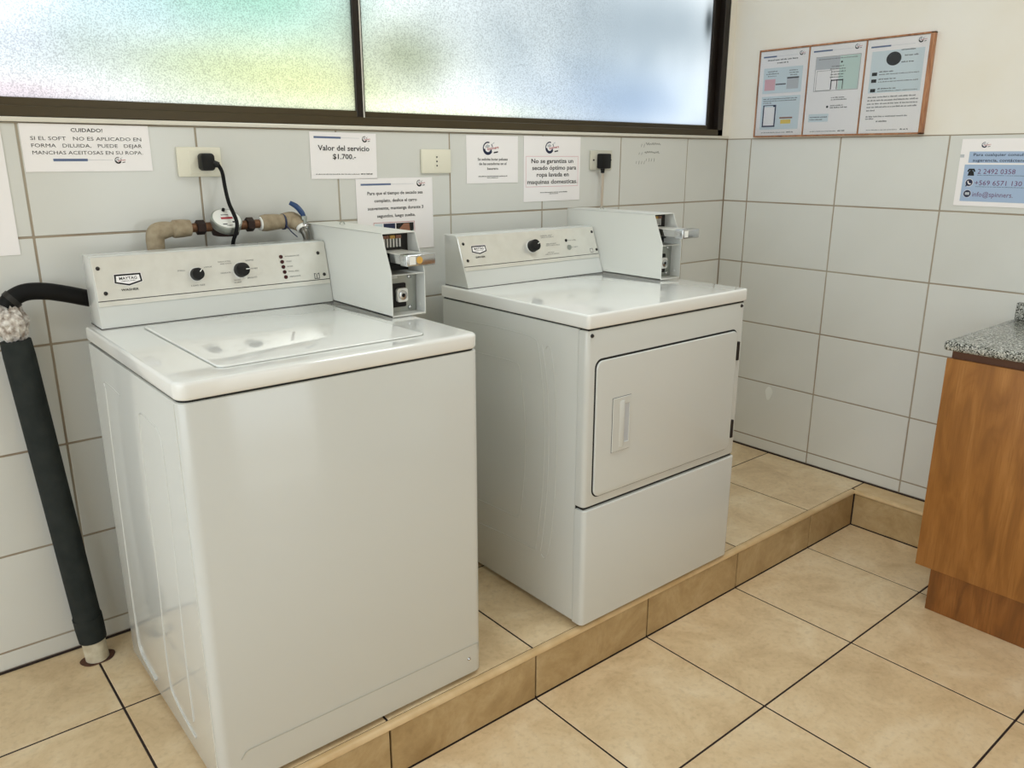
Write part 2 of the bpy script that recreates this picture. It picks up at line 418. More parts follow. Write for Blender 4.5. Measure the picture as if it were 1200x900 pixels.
# back wall with window opening
mb = MB()
mb.box((RX0 - 0.1, 0.0024, LOW - 0.1), (0.1, 0.16, ZT)).box((RX0 - 0.1, 0.0024, ZT), (WX0, 0.16, RZ)).box((WX1, 0.0024, ZT), (0.1, 0.16, RZ))
mb.box((WX0, 0.0024, WZ1), (WX1, 0.16, RZ)).box((WX0, 0.02, ZT), (WX1, 0.16, WZ0))
wall_back = struct(mb.build('wall_back', 'grout', smooth=False))
mb = MB(); mb.box((RX0, 0.0, ZT + 0.012), (WX0, 0.004, RZ)).box((WX1 + 0.001, 0.0, ZT + 0.012), (0.0, 0.004, RZ)).box((WX0, 0.0, WZ1), (WX1, 0.004, RZ))
mb.build('painted_plaster', 'paint', wall_back, smooth=False)
wall_right = struct(MB().box((0.0024, RY0, LOW - 0.1), (0.12, 0.004, RZ)).build('wall_right', 'grout', smooth=False))
MB().box((0.0, RY0, ZT + 0.001), (0.004, 0.0, RZ)).build('painted_plaster', 'paint', wall_right, smooth=False)
mb = MB(); LY0_, LY1_, LZ0_, LZ1_ = -4.15, -0.55, 0.45, 2.12      # unseen side opening added to light the right wall
mb.box((RX0 - 0.1, RY0, LOW - 0.1), (RX0, 0.004, LZ0_)).box((RX0 - 0.1, RY0, LZ1_), (RX0, 0.004, RZ))
mb.box((RX0 - 0.1, RY0, LZ0_), (RX0, LY0_, LZ1_)).box((RX0 - 0.1, LY1_, LZ0_), (RX0, 0.004, LZ1_))
wall_left = struct(mb.build('wall_left', 'paint', smooth=False))
# front wall behind the camera, with an unseen opening added to let in daylight
OX0, OX1, OZ1 = -1.70, -0.80, 1.95
mb = MB(); mb.box((RX0 - 0.1, RY0 - 0.12, LOW - 0.1), (OX0, RY0, RZ)).box((OX1, RY0 - 0.12, LOW - 0.1), (0.12, RY0, RZ)).box((OX0, RY0 - 0.12, OZ1), (OX1, RY0, RZ))
wall_front = struct(mb.build('wall_front', 'paint', smooth=False))
ceiling = struct(MB().box((RX0 - 0.1, RY0 - 0.12, RZ), (0.12, 0.16, RZ + 0.1)).build('ceiling', 'ceiling', smooth=False))

_cache = {}


def tile_piece(parent, plane, lo, hi, name='tile', m='tile', thick=0.009, bev=0.0010, jitter=0.0004):
    """plane: 'y' back wall, 'x' right wall, 'z' floor. lo/hi are the 2D extents incl. joint."""
    a, b = hi[0] - lo[0] - G, hi[1] - lo[1] - G
    if a < 0.012 or b < 0.012: return
    key = (plane[0], round(a, 4), round(b, 4), m, thick)
    if key not in _cache:
        q = MB()
        if plane[0] == 'y': q.box((-a / 2, 0, -b / 2), (a / 2, thick, b / 2), bev, 1)
        elif plane[0] == 'x': q.box((0, -a / 2, -b / 2), (thick, a / 2, b / 2), bev, 1)
        elif plane[0] == 'n': q.box((-a / 2, 0, -b / 2), (a / 2, thick, b / 2), bev, 1)
        else: q.box((-a / 2, -b / 2, -thick), (a / 2, b / 2, 0), bev, 1)
        o = q.build(name, m, parent); _cache[key] = o.data
    else:
        o = bpy.data.objects.new(name, _cache[key]); col.objects.link(o); o.parent = parent
    c0, c1 = (lo[0] + hi[0]) / 2, (lo[1] + hi[1]) / 2
    j = random.uniform(-jitter, 0)
    off = plane[1] if len(plane) > 1 else 0
    if plane[0] in 'yn': o.location = (c0, off + 0.0005 + j + 0.0003, c1)
    elif plane[0] == 'x': o.location = (off + 0.0005 + j + 0.0003, c0, c1)
    else: o.location = (c0, c1, off + j)
    return o


zr = [0.004, ZS] + [ZS + k * TH for k in range(1, 6)]
bx = [0.0] + [-0.276 - k * TW for k in range(11)]
bx = [v for v in bx if v > RX0] + [RX0]
for i in range(len(bx) - 1):
    for k in range(len(zr) - 1):
        tile_piece(wall_back, ('y', 0.0), (bx[i + 1], zr[k]), (bx[i], zr[k + 1]))
ry = [0.0] + [-0.123 - k * TW for k in range(12)]
ry = [v for v in ry if v > RY0] + [RY0]
for i in range(len(ry) - 1):
    for k in range(len(zr) - 1):
        tile_piece(wall_right, ('x', 0.0), (ry[i + 1], zr[k]), (ry[i], zr[k + 1]))

# lower floor
floor = struct(MB().box((RX0 - 0.1, RY0 - 0.12, LOW - 0.1), (0.004, 0.004, LOW - 0.0014)).build('floor', 'darkgrout', smooth=False))
FT = 0.467
fx = [0.0] + [-0.4335, -0.904, -1.3745] + [-1.8415 - k * FT for k in range(6)] + [RX0]
fy = [-0.8205, -1.250, -1.716] + [-1.716 - k * FT for k in range(1, 7)] + [RY0]
fx[0] = -0.108
for i in range(len(fx) - 1):
    for k in range(len(fy) - 1):
        x1 = fx[i]
        tile_piece(floor, ('z', LOW), (fx[i + 1], fy[k + 1]), (x1, fy[k]), m='floortile', thick=0.008)

# platform (step) that carries the machines, and the ledge along the right wall
EDGE = -0.822
mb = MB(); mb.box((RX0, EDGE + 0.012, LOW - 0.05), (0.002, 0.002, -0.0014)).box((-0.104, -2.9, LOW - 0.05), (0.002, EDGE + 0.012, -0.0014))
platform = struct(mb.build('floor_platform', 'darkgrout', smooth=False))
px = [0.0, -0.428, -0.8955, -1.363, -1.838, -2.304, -2.782] + [-2.782 - k * FT for k in range(1, 4)] + [RX0]
py = [0.0, -0.347, EDGE + 0.018]
for i in range(len(px) - 1):
    for k in range(2):
        tile_piece(platform, ('z', 0.0), (px[i + 1], py[k + 1]), (px[i], py[k]), m='floortile', thick=0.008)
# ledge tops
ly = [EDGE + 0.018, -1.30, -1.77, -2.24, -2.9]
for k in range(len(ly) - 1):
    tile_piece(platform, ('z', 0.0), (-0.092, ly[k + 1]), (0.0, ly[k]), m='nosing', thick=0.008)
# risers
rx = [-0.108, -0.4335, -0.904, -1.3745] + [-1.8415 - k * FT for k in range(6)] + [RX0]
for i in range(len(rx) - 1):
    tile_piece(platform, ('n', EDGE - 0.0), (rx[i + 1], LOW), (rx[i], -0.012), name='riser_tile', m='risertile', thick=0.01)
for k in range(len(ly) - 1):
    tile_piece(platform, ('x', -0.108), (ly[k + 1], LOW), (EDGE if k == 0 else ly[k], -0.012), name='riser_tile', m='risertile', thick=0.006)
# rounded nosing strip
arc = [(EDGE + 0.018, 0.0)] + [(EDGE + 0.010 - 0.012 * math.sin(t), -0.012 + 0.012 * math.cos(t)) for t in [PI / 2 * i / 5 for i in range(6)]] + [(EDGE + 0.018, -0.013)]
MB().prism(arc, 'x', RX0, -0.100).build('nosing_strip', 'nosing', platform)
arc2 = [(-0.092, 0.0)] + [(-0.099 - 0.012 * math.sin(t), -0.012 + 0.012 * math.cos(t)) for t in [PI / 2 * i / 5 for i in range(6)]] + [(-0.092, -0.013)]
MB().prism(arc2, 'y', -2.9, EDGE + 0.004).build('nosing_strip', 'nosing', platform)

MB().box((RX0, -0.004, -0.001), (0.0, 0.001, 0.0045)).box((-0.004, -2.9, -0.001), (0.001, 0.0, 0.0045)).build('joint_sealant', 'darkgrout', platform, smooth=False)  # dark strip drawn along the gap where platform meets the walls
# window sill strip (white tile trim)
struct(MB().box((RX0, -0.010, ZT + 0.001), (-0.006, 0.02, WZ0), 0.003, 2).build('trim_1', 'sill'))

# window
window = struct(MB().box((WX0, 0.0, WZ0), (WX1, 0.055, WZ0 + 0.026), 0.002, 1).build('window_1', 'bronze'))
MB().box((WX0, 0.0, WZ1 - 0.03), (WX1, 0.055, WZ1), 0.002, 1).build('head_rail', 'bronze', window)
MB().box((WX1 - 0.036, 0.0, WZ0 + .001), (WX1, 0.055, WZ1), 0.002, 1).build('jamb', 'bronze2', window)
MB().box((WX0, 0.0, WZ0 + .001), (WX0 + 0.036, 0.055, WZ1), 0.002, 1).build('jamb', 'bronze2', window)


def sash(x0, x1, y, right_stile, left_stile):
    mb = MB(); z0, z1 = WZ0 + 0.020, WZ1 - 0.02
    mb.box((x0, y, z0), (x1, y + 0.018, WZ0 + 0.044), 0.002, 1).box((x0, y, z1 - 0.03), (x1, y + 0.018, z1), 0.002, 1)
    s = mb.build('sash_rail', 'bronze', window)
    MB().box((x0, y - 0.001, z0), (x0 + left_stile, y + 0.019, z1), 0.002, 1).build('sash_stile', 'bronze2', window)
    MB().box((x1 - right_stile, y - 0.001, z0), (x1, y + 0.019, z1), 0.002, 1).build('sash_stile', 'bronze2', window)
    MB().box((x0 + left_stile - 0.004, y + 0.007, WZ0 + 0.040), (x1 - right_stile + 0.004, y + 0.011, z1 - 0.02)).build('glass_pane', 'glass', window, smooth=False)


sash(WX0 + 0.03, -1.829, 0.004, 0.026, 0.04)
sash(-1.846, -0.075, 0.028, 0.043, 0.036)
MB().box((-1.833, 0.001, WZ0 + 0.02), (-1.829, 0.004, WZ1 - 0.03)).build('weather_strip', 'steel', window)

# ---------------------------------------------------------------- lettering
def text_bm(items, mapf):
    """items: (string, u, v baseline, height, width or None, align, bold). mapf maps (u, v) to world"""
    out = bmesh.new()
    for (s, u, v, h, wd, al, bold) in items:
        cu = bpy.data.curves.new('t', 'FONT'); cu.body = s; cu.size = 1.0; cu.resolution_u = 2
        if bold: cu.offset = 0.015
        ob = bpy.data.objects.new('t', cu); col.objects.link(ob)
        dg = bpy.context.evaluated_depsgraph_get(); me = bpy.data.meshes.new_from_object(ob.evaluated_get(dg))
        col.objects.unlink(ob); bpy.data.objects.remove(ob); bpy.data.curves.remove(cu)
        if not me.vertices: continue
        xs = [p.co.x for p in me.vertices]; x0, x1 = min(xs), max(xs)
        sy = h / 0.70
        sx = (wd / (x1 - x0)) if wd else sy
        tw = (x1 - x0) * sx
        ou = u - (0 if al == 'L' else tw / 2 if al == 'C' else tw)
        vm = [out.verts.new(mapf(ou + (p.co.x - x0) * sx, v + p.co.y * sy)) for p in me.vertices]
        for f in me.polygons:
            try: out.faces.new([vm[i] for i in f.vertices])
            except ValueError: pass
        bpy.data.meshes.remove(me)
    return out


class Sheet:
    """flat printed sheet; local u to the right, v up, origin at its lower left corner"""
    def __init__(s, name, plane, u0, v0, w_, h_, label, cat, off=0.0016, m='paper', group=None, tilt=0.0, curl=0.0, thick=0.0006):
        s.plane, s.u0, s.v0, s.w, s.h, s.off, s.tilt = plane, u0, v0, w_, h_, off, tilt
        mb = MB(); n = 6
        g = [[None] * (n + 1) for _ in range(n + 1)]
        for i in range(n + 1):
            for j in range(n + 1):
                g[i][j] = mb.bm.verts.new(s.map(w_ * i / n, h_ * j / n, 0))
        b = [[mb.bm.verts.new(s.map(w_ * i / n, h_ * j / n, -thick)) for j in range(n + 1)] for i in range(n + 1)]
        for i in range(n):
            for j in range(n):
                mb.bm.faces.new((g[i][j], g[i + 1][j], g[i + 1][j + 1], g[i][j + 1]))
                mb.bm.faces.new((b[i][j], b[i][j + 1], b[i + 1][j + 1], b[i + 1][j]))
        for i in range(n):
            mb.bm.faces.new((g[i][0], b[i][0], b[i + 1][0], g[i + 1][0])); mb.bm.faces.new((g[i][n], g[i + 1][n], b[i + 1][n], b[i][n]))
            mb.bm.faces.new((g[0][i], g[0][i + 1], b[0][i + 1], b[0][i])); mb.bm.faces.new((g[n][i], b[n][i], b[n][i + 1], g[n][i + 1]))
        s.o = tag(mb.build(name, m, smooth=False), label, cat, group)
        s.k = 0

    def map(s, u, v, lift=0.0):
        c, sn = math.cos(s.tilt), math.sin(s.tilt)
        uu, vv = s.u0 + u * c - v * sn, s.v0 + u * sn + v * c
        d = s.off + lift
        return Vector((uu, -d, vv)) if s.plane == 'y' else Vector((-d, -uu, vv))

    def text(s, items, m='ink', name='lettering'):
        s.k += 1; L = 0.0002 + 0.00004 * s.k
        for it in items:
            mb = MB(); mb.bm.free(); mb.bm = text_bm([it], lambda u, v: s.map(u, v, L))
            mb.build(name, m, s.o, smooth=False)

    def polys(s, polys, m, name):
        s.k += 1; L = 0.0002 + 0.00004 * s.k
        mb = MB()
        for p in polys: mb.bm.faces.new([mb.bm.verts.new(s.map(u, v, L)) for u, v in p])
        return mb.build(name, m, s.o, smooth=False)

    def rects(s, rs, m, name):
        return s.polys([[(a, b), (c, b), (c, d), (a, d)] for a, b, c, d in rs], m, name)

    def outline(s, r, t, m, name):
        a, b, c, d = r
        return s.rects([(a, b, c, b + t), (a, d - t, c, d), (a, b, a + t, d), (c - t, b, c, d)], m, name)

    def scribble(s, lines, m='greyink', name='small_print', seed=1):
        """fine print too small to read: word-long strokes. lines: (u0, u1, v, height)"""
        rnd = random.Random(seed); rs = []
        for (u0, u1, v, h) in lines:
            u = u0
            while u < u1 - h:
                wl = min(rnd.uniform(1.5, 6) * h * 0.7, u1 - u)
                x = u
                while x < u + wl - h * 0.3:
                    hh = h * rnd.choice((0.7, 0.7, 1.0, 0.8)); rs.append((x, v, x + h * 0.42, v + hh)); x += h * 0.62
                u += wl + h * 0.5
        o = s.rects(rs, m, name); o['kind'] = 'stuff'
        return o

    def logo(s, cu, cv, r, small=False):
        ring, hat = [], []
        N = 22
        def arcseg(a0, a1, r0, r1):
            ps = []
            for i in range(N):
                t0 = a0 + (a1 - a0) * i / N; t1 = a0 + (a1 - a0) * (i + 1) / N
                ps.append([(cu + r0 * math.cos(t0), cv + r0 * math.sin(t0)), (cu + r1 * math.cos(t0), cv + r1 * math.sin(t0)),
                           (cu + r1 * math.cos(t1), cv + r1 * math.sin(t1)), (cu + r0 * math.cos(t1), cv + r0 * math.sin(t1))])
            return ps
        ring += arcseg(math.radians(70), math.radians(330), r * 0.80, r)
        ring += arcseg(math.radians(185), math.radians(345), r * 0.55, r * 0.84)
        ring += arcseg(math.radians(10), math.radians(40), r * 0.86, r * 1.0)
        s.polys(ring, 'navy' if not small else 'ink', 'logo_ring')
        s.polys([[(cu - r * .5, cv + r * .05), (cu + r * .35, cv + r * .2), (cu + r * .4, cv + r * .42), (cu - r * .1, cv + r * .62), (cu - r * .55, cv + r * .35)]], 'lightink', 'logo_cap')
        s.polys([[(cu - r * .45, cv - r * .25), (cu + r * .2, cv - r * .32), (cu + r * .25, cv - r * .12), (cu - r * .1, cv - r * .2), (cu - r * .4, cv - r * .08)]], 'paper', 'logo_smile')
        s.polys([[(cu + r * .55, cv + r * .55), (cu + r * 1.3, cv + r * .95), (cu + r * 1.25, cv + r * .75)]], 'lightink', 'logo_splash')
        sh = 0.12
        s.k += 1; L = 0.0002 + 0.00004 * s.k
        bm = text_bm([('Spinners', 0, 0, r * 0.42, r * 2.3, 'L', True)], lambda u, v: s.map(cu - r * 0.15 + u, cv - r * 0.28 + v + u * sh, L))
        mb = MB(); mb.bm.free(); mb.bm = bm; mb.build('logo_lettering', 'redink', s.o, smooth=False)
        s.polys([[(cu + r * 1.15, cv - r * .75), (cu + r * 2.0, cv - r * .62), (cu + r * 2.0, cv - r * .42), (cu + r * 1.15, cv - r * .55)]], 'ink', 'logo_tagline')

    def header(s, v, barw, cu):
        s.rects([(s.w * 0.06, v - 0.0028, s.w * 0.06 + barw, v + 0.0028)], 'blueink', 'header_bar')
        s.rects([(s.w * 0.06 + barw, v - 0.0004, cu - 0.012, v + 0.0004)], 'lightink', 'header_rule')


# --- warning sheet about softener
S = Sheet('notice_sheet', 'y', -2.7525, 1.2755, 0.2890, 0.1110, 'white landscape notice headed CUIDADO! on the wall above the washer', 'sign')
W_ = S.w
S.text([('CUIDADO!', W_ * .5, .0935, .0085, .071, 'C', True)])
S.text([('SI EL SOFT   NO ES APLICADO EN', .020, .0735, .0085, .249, 'L', False), ('FORMA   DILUIDA,   PUEDE   DEJAR', .020, .0570, .0085, .249, 'L', False),
        ('MANCHAS ACEITOSAS EN SU ROPA.', .020, .0405, .0085, .249, 'L', False)])
S.rects([(.062, .0245, .138, .0305)], 'blueink', 'header_bar'); S.rects([(.138, .0272, .196, .0279)], 'lightink', 'header_rule'); S.logo(.208, .0265, .0082, True)

# --- price sheet
S = Sheet('price_sheet', 'y', -2.0190, 1.2480, 0.2220, 0.1340, 'white sheet reading Valor del servicio $1.700.- above the coin box of the washer', 'sign', tilt=-0.012)
W_ = S.w
S.header(.119, .088, .176); S.logo(.182, .1165, .009, True)
S.text([('Valor del servicio', W_ * .5, .0820, .0150, .172, 'C', True), ('$1.700.-', W_ * .5, .0580, .0145, .077, 'C', True)])
S.scribble([(.015, .160, .0125, .0028)], 'greyink', seed=3); S.scribble([(.165, .205, .0125, .0045)], 'ink', seed=4)

# --- drying time sheet (stands partly behind the coin box)
S = Sheet('instruction_sheet', 'y', -1.8740, 1.0200, 0.2830, 0.2270, 'tall white sheet on drying time with a photo strip behind the washer coin box', 'sign')
W_ = S.w
S.header(.208, .108, .222); S.logo(.232, .209, .0105, True)
S.text([('Para que el tiempo de secado sea', W_ * .5, .1765, .0098, .205, 'C', True), ('completo, deslice el carro', W_ * .5, .1535, .0098, .158, 'C', True),
        ('suavemente, mantenga durante 3', W_ * .5, .1300, .0098, .207, 'C', True), ('segundos, luego suelte.', W_ * .5, .1060, .0098, .143, 'C', True)])
S.rects([(.060, .030, .088, .086)], 'paperblue', 'photo_print'); S.rects([(.092, .030, .135, .086)], 'navy', 'photo_print')
S.rects([(.139, .030, .205, .086)], 'ink', 'photo_print'); S.polys([[(.150, .088 - .02), (.168, .088 - .004), (.188, .084), (.192, .052), (.160, .048)]], 'skinprint', 'hand_print')
S.polys([[(.186, .05), (.204, .062), (.204, .044), (.19, .038)]], 'greenprint', 'photo_print')
S.outline((.056, .026, .209, .090), .0012, 'redink', 'photo_border')

# --- lint sheet
S = Sheet('notice_sheet', 'y', -1.4500, 1.2235, 0.2270, 0.1580, 'white notice on lint with small three line text between the switch plate and boxed notice', 'sign')
W_ = S.w
S.logo(.092, .116, .022)
S.text([('Se solicita botar pelusas', W_ * .5, .0760, .0085, .132, 'C', True), ('de las secadoras en el', W_ * .5, .0610, .0085, .120, 'C', True), ('basurero.', W_ * .5, .0450, .0085, .050, 'C', True)])
S.scribble([(.050, .178, .0215, .0036), (.088, .138, .0165, .003)], 'ink', seed=6)

# --- boxed notice
S = Sheet('notice_sheet', 'y', -1.1960, 1.1540, 0.2810, 0.2290, 'white notice with pink bordered box reading No se garantiza, above the dryer', 'sign')
W_ = S.w
S.logo(.124, .190, .021)
S.outline((.010, .052, .270, .160), .0014, 'pinkprint', 'text_border')
S.text([('No se garantiza un', .140, .1360, .0150, .208, 'C', True), ('secado óptimo para', .150, .1120, .0150, .220, 'C', True),
        ('ropa lavada en', .142, .0880, .0150, .160, 'C', True), ('maquinas domesticas.', .142, .0625, .0150, .250, 'C', True)])
S.scribble([(.080, .215, .0300, .0036), (.125, .170, .0250, .003)], 'ink', seed=8)

# --- blank laminated sheet at the far left
Sheet('laminated_sheet', 'y', -3.005, 1.0830, 0.2140, 0.2970, 'blank white laminated sheet cut off by the left edge of the picture', 'sign')

# --- pencilled tally marks on the tile
rnd = random.Random(5); mb = MB()
for (u0, u1, v, kind) in ((-0.572, -0.548, 1.356, 1), (-0.545, -0.455, 1.362, 2), (-0.585, -0.555, 1.325, 1), (-0.55, -0.47, 1.329, 2), (-0.60, -0.545, 1.290, 1), (-0.54, -0.49, 1.300, 1)):
    u = u0
    while u < u1:
        if kind == 1:
            h = rnd.uniform(.008, .014); mb.tube([(u, -0.0006, v - h / 2), (u + .002, -0.0006, v), (u + .003, -0.0006, v + h / 2)], 0.0006, 4, 2); u += .016
        else:
            mb.tube([(u, -0.0006, v), (u + .004, -0.0006, v + rnd.uniform(.002, .006)), (u + .009, -0.0006, v - rnd.uniform(0, .004)), (u + .014, -0.0006, v)], 0.0007, 4, 3); u += .013
mb.build('pencil_marks', 'pencil', wall_back)

# --- contact poster on the right wall
S = Sheet('contact_poster', 'x', 0.9960, 1.1450, 0.3300, 0.2290, 'pale blue contact poster with phone numbers on the tiled right wall', 'poster')
S.logo(.075, .208, .0095)
S.rects([(.0, .166, .0135, .1765)], 'lightink', 'header_bar')
S.rects([(.030, .148, .300, .186)], 'posterblue', 'text_panel')
S.rects([(.020, .016, .310, .142)], 'posterblue', 'number_panel')
S.text([('Para cualquier consulta', .044, .1710, .0092, .172, 'L', True), ('sugerencia, contáctenos', .044, .1520, .0092, .176, 'L', True)], 'navy')
S.text([('2 2492 0358', .066, .1110, .0165, .120, 'L', False), ('+569 6571 130', .062, .0720, .0165, .150, 'L', False), ('info@spinners.', .060, .0330, .0165, .130, 'L', False)], 'magentaink', 'number_lettering')
S.scribble([(.066, .250, .1050, .0022), (.066, .250, .0660, .0022)], 'navy', seed=11)
disc = lambda cu, cv, r, n=20: [(cu + r * math.cos(2 * PI * i / n), cv + r * math.sin(2 * PI * i / n)) for i in range(n)]
S.polys([[(.034, .104), (.056, .104), (.053, .118), (.048, .122), (.042, .122), (.037, .118)], [(.031, .118), (.036, .128), (.054, .128), (.059, .118), (.054, .117), (.051, .122), (.039, .122), (.036, .117)]], 'ink', 'phone_icon')
S.polys([disc(.043, .080, .0135)], 'paper', 'icon_disc'); S.polys([disc(.043, .080, .0120), [(.032, .066), (.040, .070), (.034, .076)]], 'navy', 'chat_icon')
S.polys([[(.037, .085), (.041, .086), (.041, .081), (.046, .077), (.050, .078), (.049, .074), (.043, .074), (.038, .079)]], 'paper', 'handset_icon')
S.polys([disc(.042, .042, .0135)], 'paper', 'icon_disc'); S.polys([disc(.042, .042, .0125)], 'navy', 'mail_icon'); S.rects([(.035, .038, .049, .047)], 'lightink', 'envelope_icon')

# ---------------------------------------------------------------- framed instruction board
FY0, FY1, FZ0, FZ1 = 0.142, 0.858, 1.393, 1.741
fr = thing('picture_frame', (0, -0.5, FZ0), 'thin brown wooden frame with three bays on the cream wall by the window', 'frame')
D = 0.017
MB().box((-D, -FY1, FZ0), (-0.0005, -FY0, FZ0 + 0.006), 0.001, 1).build('bottom_rail', 'framewood', fr)
MB().box((-D, -FY1, FZ1 - 0.006), (-0.0005, -FY0, FZ1), 0.001, 1).build('top_rail', 'framewood', fr)
MB().box((-D, -FY0 - 0.004, FZ0), (-0.0005, -FY0, FZ1), 0.001, 1).build('side_rail', 'framewood', fr)
MB().box((-D, -FY1, FZ0), (-0.0005, -FY1 + 0.016, FZ1), 0.001, 1).build('side_rail', 'framewood', fr)
MB().box((-D + 0.003, -0.3735, FZ0), (-0.003, -0.3685, FZ1), 0.001, 1).build('divider', 'framewood', fr)
MB().box((-D + 0.003, -0.610, FZ0), (-0.003, -0.605, FZ1), 0.001, 1).build('divider', 'framewood', fr)
MB().box((-0.0095, -FY1 + 0.002, FZ0 + 0.002), (-0.0008, -FY0 - 0.002, FZ1 - 0.002)).build('backing_board', 'paint', fr)
m = bpy.data.materials.new('clear_glass_pane'); m.use_nodes = True; n = m.node_tree; n.nodes.clear()
o1 = n.nodes.new('ShaderNodeOutputMaterial'); t1 = n.nodes.new('ShaderNodeBsdfTransparent'); g1 = n.nodes.new('ShaderNodeBsdfGlossy'); g1.inputs['Roughness'].default_value = 0.03
x1 = n.nodes.new('ShaderNodeMixShader'); f1 = n.nodes.new('ShaderNodeFresnel'); f1.inputs[0].default_value = 1.25
n.links.new(f1.outputs[0], x1.inputs[0]); n.links.new(t1.outputs[0], x1.inputs[1]); n.links.new(g1.outputs[0], x1.inputs[2]); n.links.new(x1.outputs[0], o1.inputs[0])
M['clear'] = m
MB().box((-0.0138, -FY1 + 0.016, FZ0 + 0.006), (-0.0130, -FY0 - 0.005, FZ1 - 0.006)).build('glass_pane', 'clear', fr, smooth=False)

# three sheets in the frame
H_ = FZ1 - FZ0 - 0.014; zb = FZ0 + 0.007
S = Sheet('instruction_sheet', 'x', 0.1475, zb, 0.2195, H_, 'first instruction sheet in the brown frame, with a pink box and pale blue panels', 'sign', off=0.0110)
S.header(.312, .062, .185); S.logo(.188, .316, .0085, True)
S.scribble([(.035, .175, .296, .0055), (.080, .130, .284, .0055)], 'ink', seed=21)
S.rects([(.020, .168, .200, .268)], 'paperblue', 'panel_print'); S.rects([(.020, .024, .200, .156)], 'paperblue', 'panel_print')
S.rects([(.028, .180, .078, .224)], 'pinkprint', 'pink_box'); S.rects([(.132, .182, .186, .226)], 'lightink', 'grey_box'); S.rects([(.132, .222, .186, .228)], 'greyink', 'grey_box')
S.rects([(.080, .200, .128, .205)], 'greyink', 'arrow_print')
S.scribble([(.040, .085, .252, .004), (.032, .092, .243, .004), (.042, .082, .234, .004), (.140, .178, .252, .004), (.140, .182, .243, .004), (.145, .178, .234, .004)], 'ink', seed=22)
S.scribble([(.028, .190, .144, .004), (.028, .185, .136, .004), (.028, .070, .128, .004)], 'ink', seed=23)
S.rects([(.030, .034, .092, .122)], 'navy', 'phone_print'); S.rects([(.036, .040, .086, .114)], 'paper', 'phone_print'); S.rects([(.036, .114, .078, .119)], 'paperblue', 'phone_print')
S.rects([(.118, .046, .165, .062)], 'yellowprint', 'yellow_print'); S.rects([(.112, .066, .172, .072)], 'skinprint', 'yellow_print')
S.scribble([(.030, .145, .010, .003)], 'greyink', seed=24); S.scribble([(.150, .185, .010, .005)], 'ink', seed=25)

S = Sheet('instruction_sheet', 'x', 0.3750, zb, 0.2285, H_, 'middle instruction sheet in the brown frame, with a machine diagram and green panel', 'sign', off=0.0110)
S.header(.314, .080, .190); S.logo(.194, .318, .009, True)
S.rects([(.130, .166, .212, .290)], 'greenprint', 'panel_print'); S.rects([(.030, .245, .130, .290)], 'lightink', 'machine_print')
S.outline((.028, .164, .214, .292), .0012, 'greyink', 'panel_border')
S.outline((.036, .166, .100, .240), .0010, 'greyink', 'machine_print')
S.scribble([(.098, .150, .252, .004), (.092, .155, .242, .004), (.098, .160, .232, .004), (.096, .150, .222, .004), (.094, .150, .212, .004), (.040, .200, .281, .003)], 'ink', seed=31)
S.rects([(.100, .168, .103, .205), (.124, .168, .127, .205), (.148, .168, .151, .205), (.100, .200, .151, .204)], 'ink', 'coin_print')
S.polys([disc(.138, .268, .0038)], 'ink', 'dot_print'); S.polys([disc(.095, .104, .0045)], 'ink', 'dot_print')
S.scribble([(.108, .170, .136, .004), (.108, .175, .128, .004), (.108, .160, .106, .004), (.108, .180, .098, .005)], 'ink', seed=32)
S.rects([(.018, .048, .104, .078)], 'paperblue', 'note_print'); S.scribble([(.024, .098, .064, .004), (.024, .080, .055, .004)], 'ink', seed=33)
S.scribble([(.030, .145, .010, .003)], 'greyink', seed=34); S.scribble([(.150, .185, .010, .005)], 'ink', seed=35)

S = Sheet('instruction_sheet', 'x', 0.6115, zb, 0.2300, H_, 'last instruction sheet in the brown frame, with a large black dial drawing', 'sign', off=0.0110)
S.header(.308, .075, .190); S.logo(.197, .318, .0095, True)
S.rects([(.020, .145, .215, .292)], 'paperblue', 'panel_print'); S.polys([[(.105 + .028 * math.cos(t), .262 + .024 * math.sin(t)) for t in [2 * PI * i / 24 for i in range(24)]]], 'ink', 'dial_print')
S.rects([(.028, .206, .048, .218), (.028, .182, .048, .194), (.028, .148, .048, .160)], 'ink', 'black_tag')
S.scribble([(.130, .185, .288, .005), (.145, .198, .268, .005), (.135, .185, .246, .005), (.056, .110, .217, .005), (.056, .205, .208, .0035), (.056, .120, .191, .005), (.056, .205, .182, .0035), (.056, .125, .157, .005), (.056, .205, .149, .0035)], 'ink', seed=41)
S.scribble([(.022, .212, .128 - k * .012, .005) for k in range(4)] + [(.022, .06, .080, .005), (.022, .180, .058, .005), (.022, .06, .050, .005)], 'greyink', seed=42)
S.scribble([(.065, .115, .040, .006)], 'ink', seed=43)
S.scribble([(.030, .155, .010, .003)], 'greyink', seed=44); S.scribble([(.160, .195, .010, .005)], 'ink', seed=45)

# white oval spot on the right wall
MB().prism([(-0.322 + 0.017 * math.cos(t) * (1 + .15 * math.sin(3 * t)), 0.279 + 0.032 * math.sin(t)) for t in [2 * PI * i / 20 for i in range(20)]], 'x', -0.0006, 0.001).build('white_splash', 'spot', wall_right)

# ---------------------------------------------------------------- sockets, plugs, cords
def wall_plate(x0, x1, z0, z1, m, label, name):
    t = thing(name, ((x0 + x1) / 2, 0, z0), label, 'socket')
    MB().box((x0, -0.009, z0), (x1, -0.0003, z1), 0.003, 2).build('cover_plate', m, t)
    return t


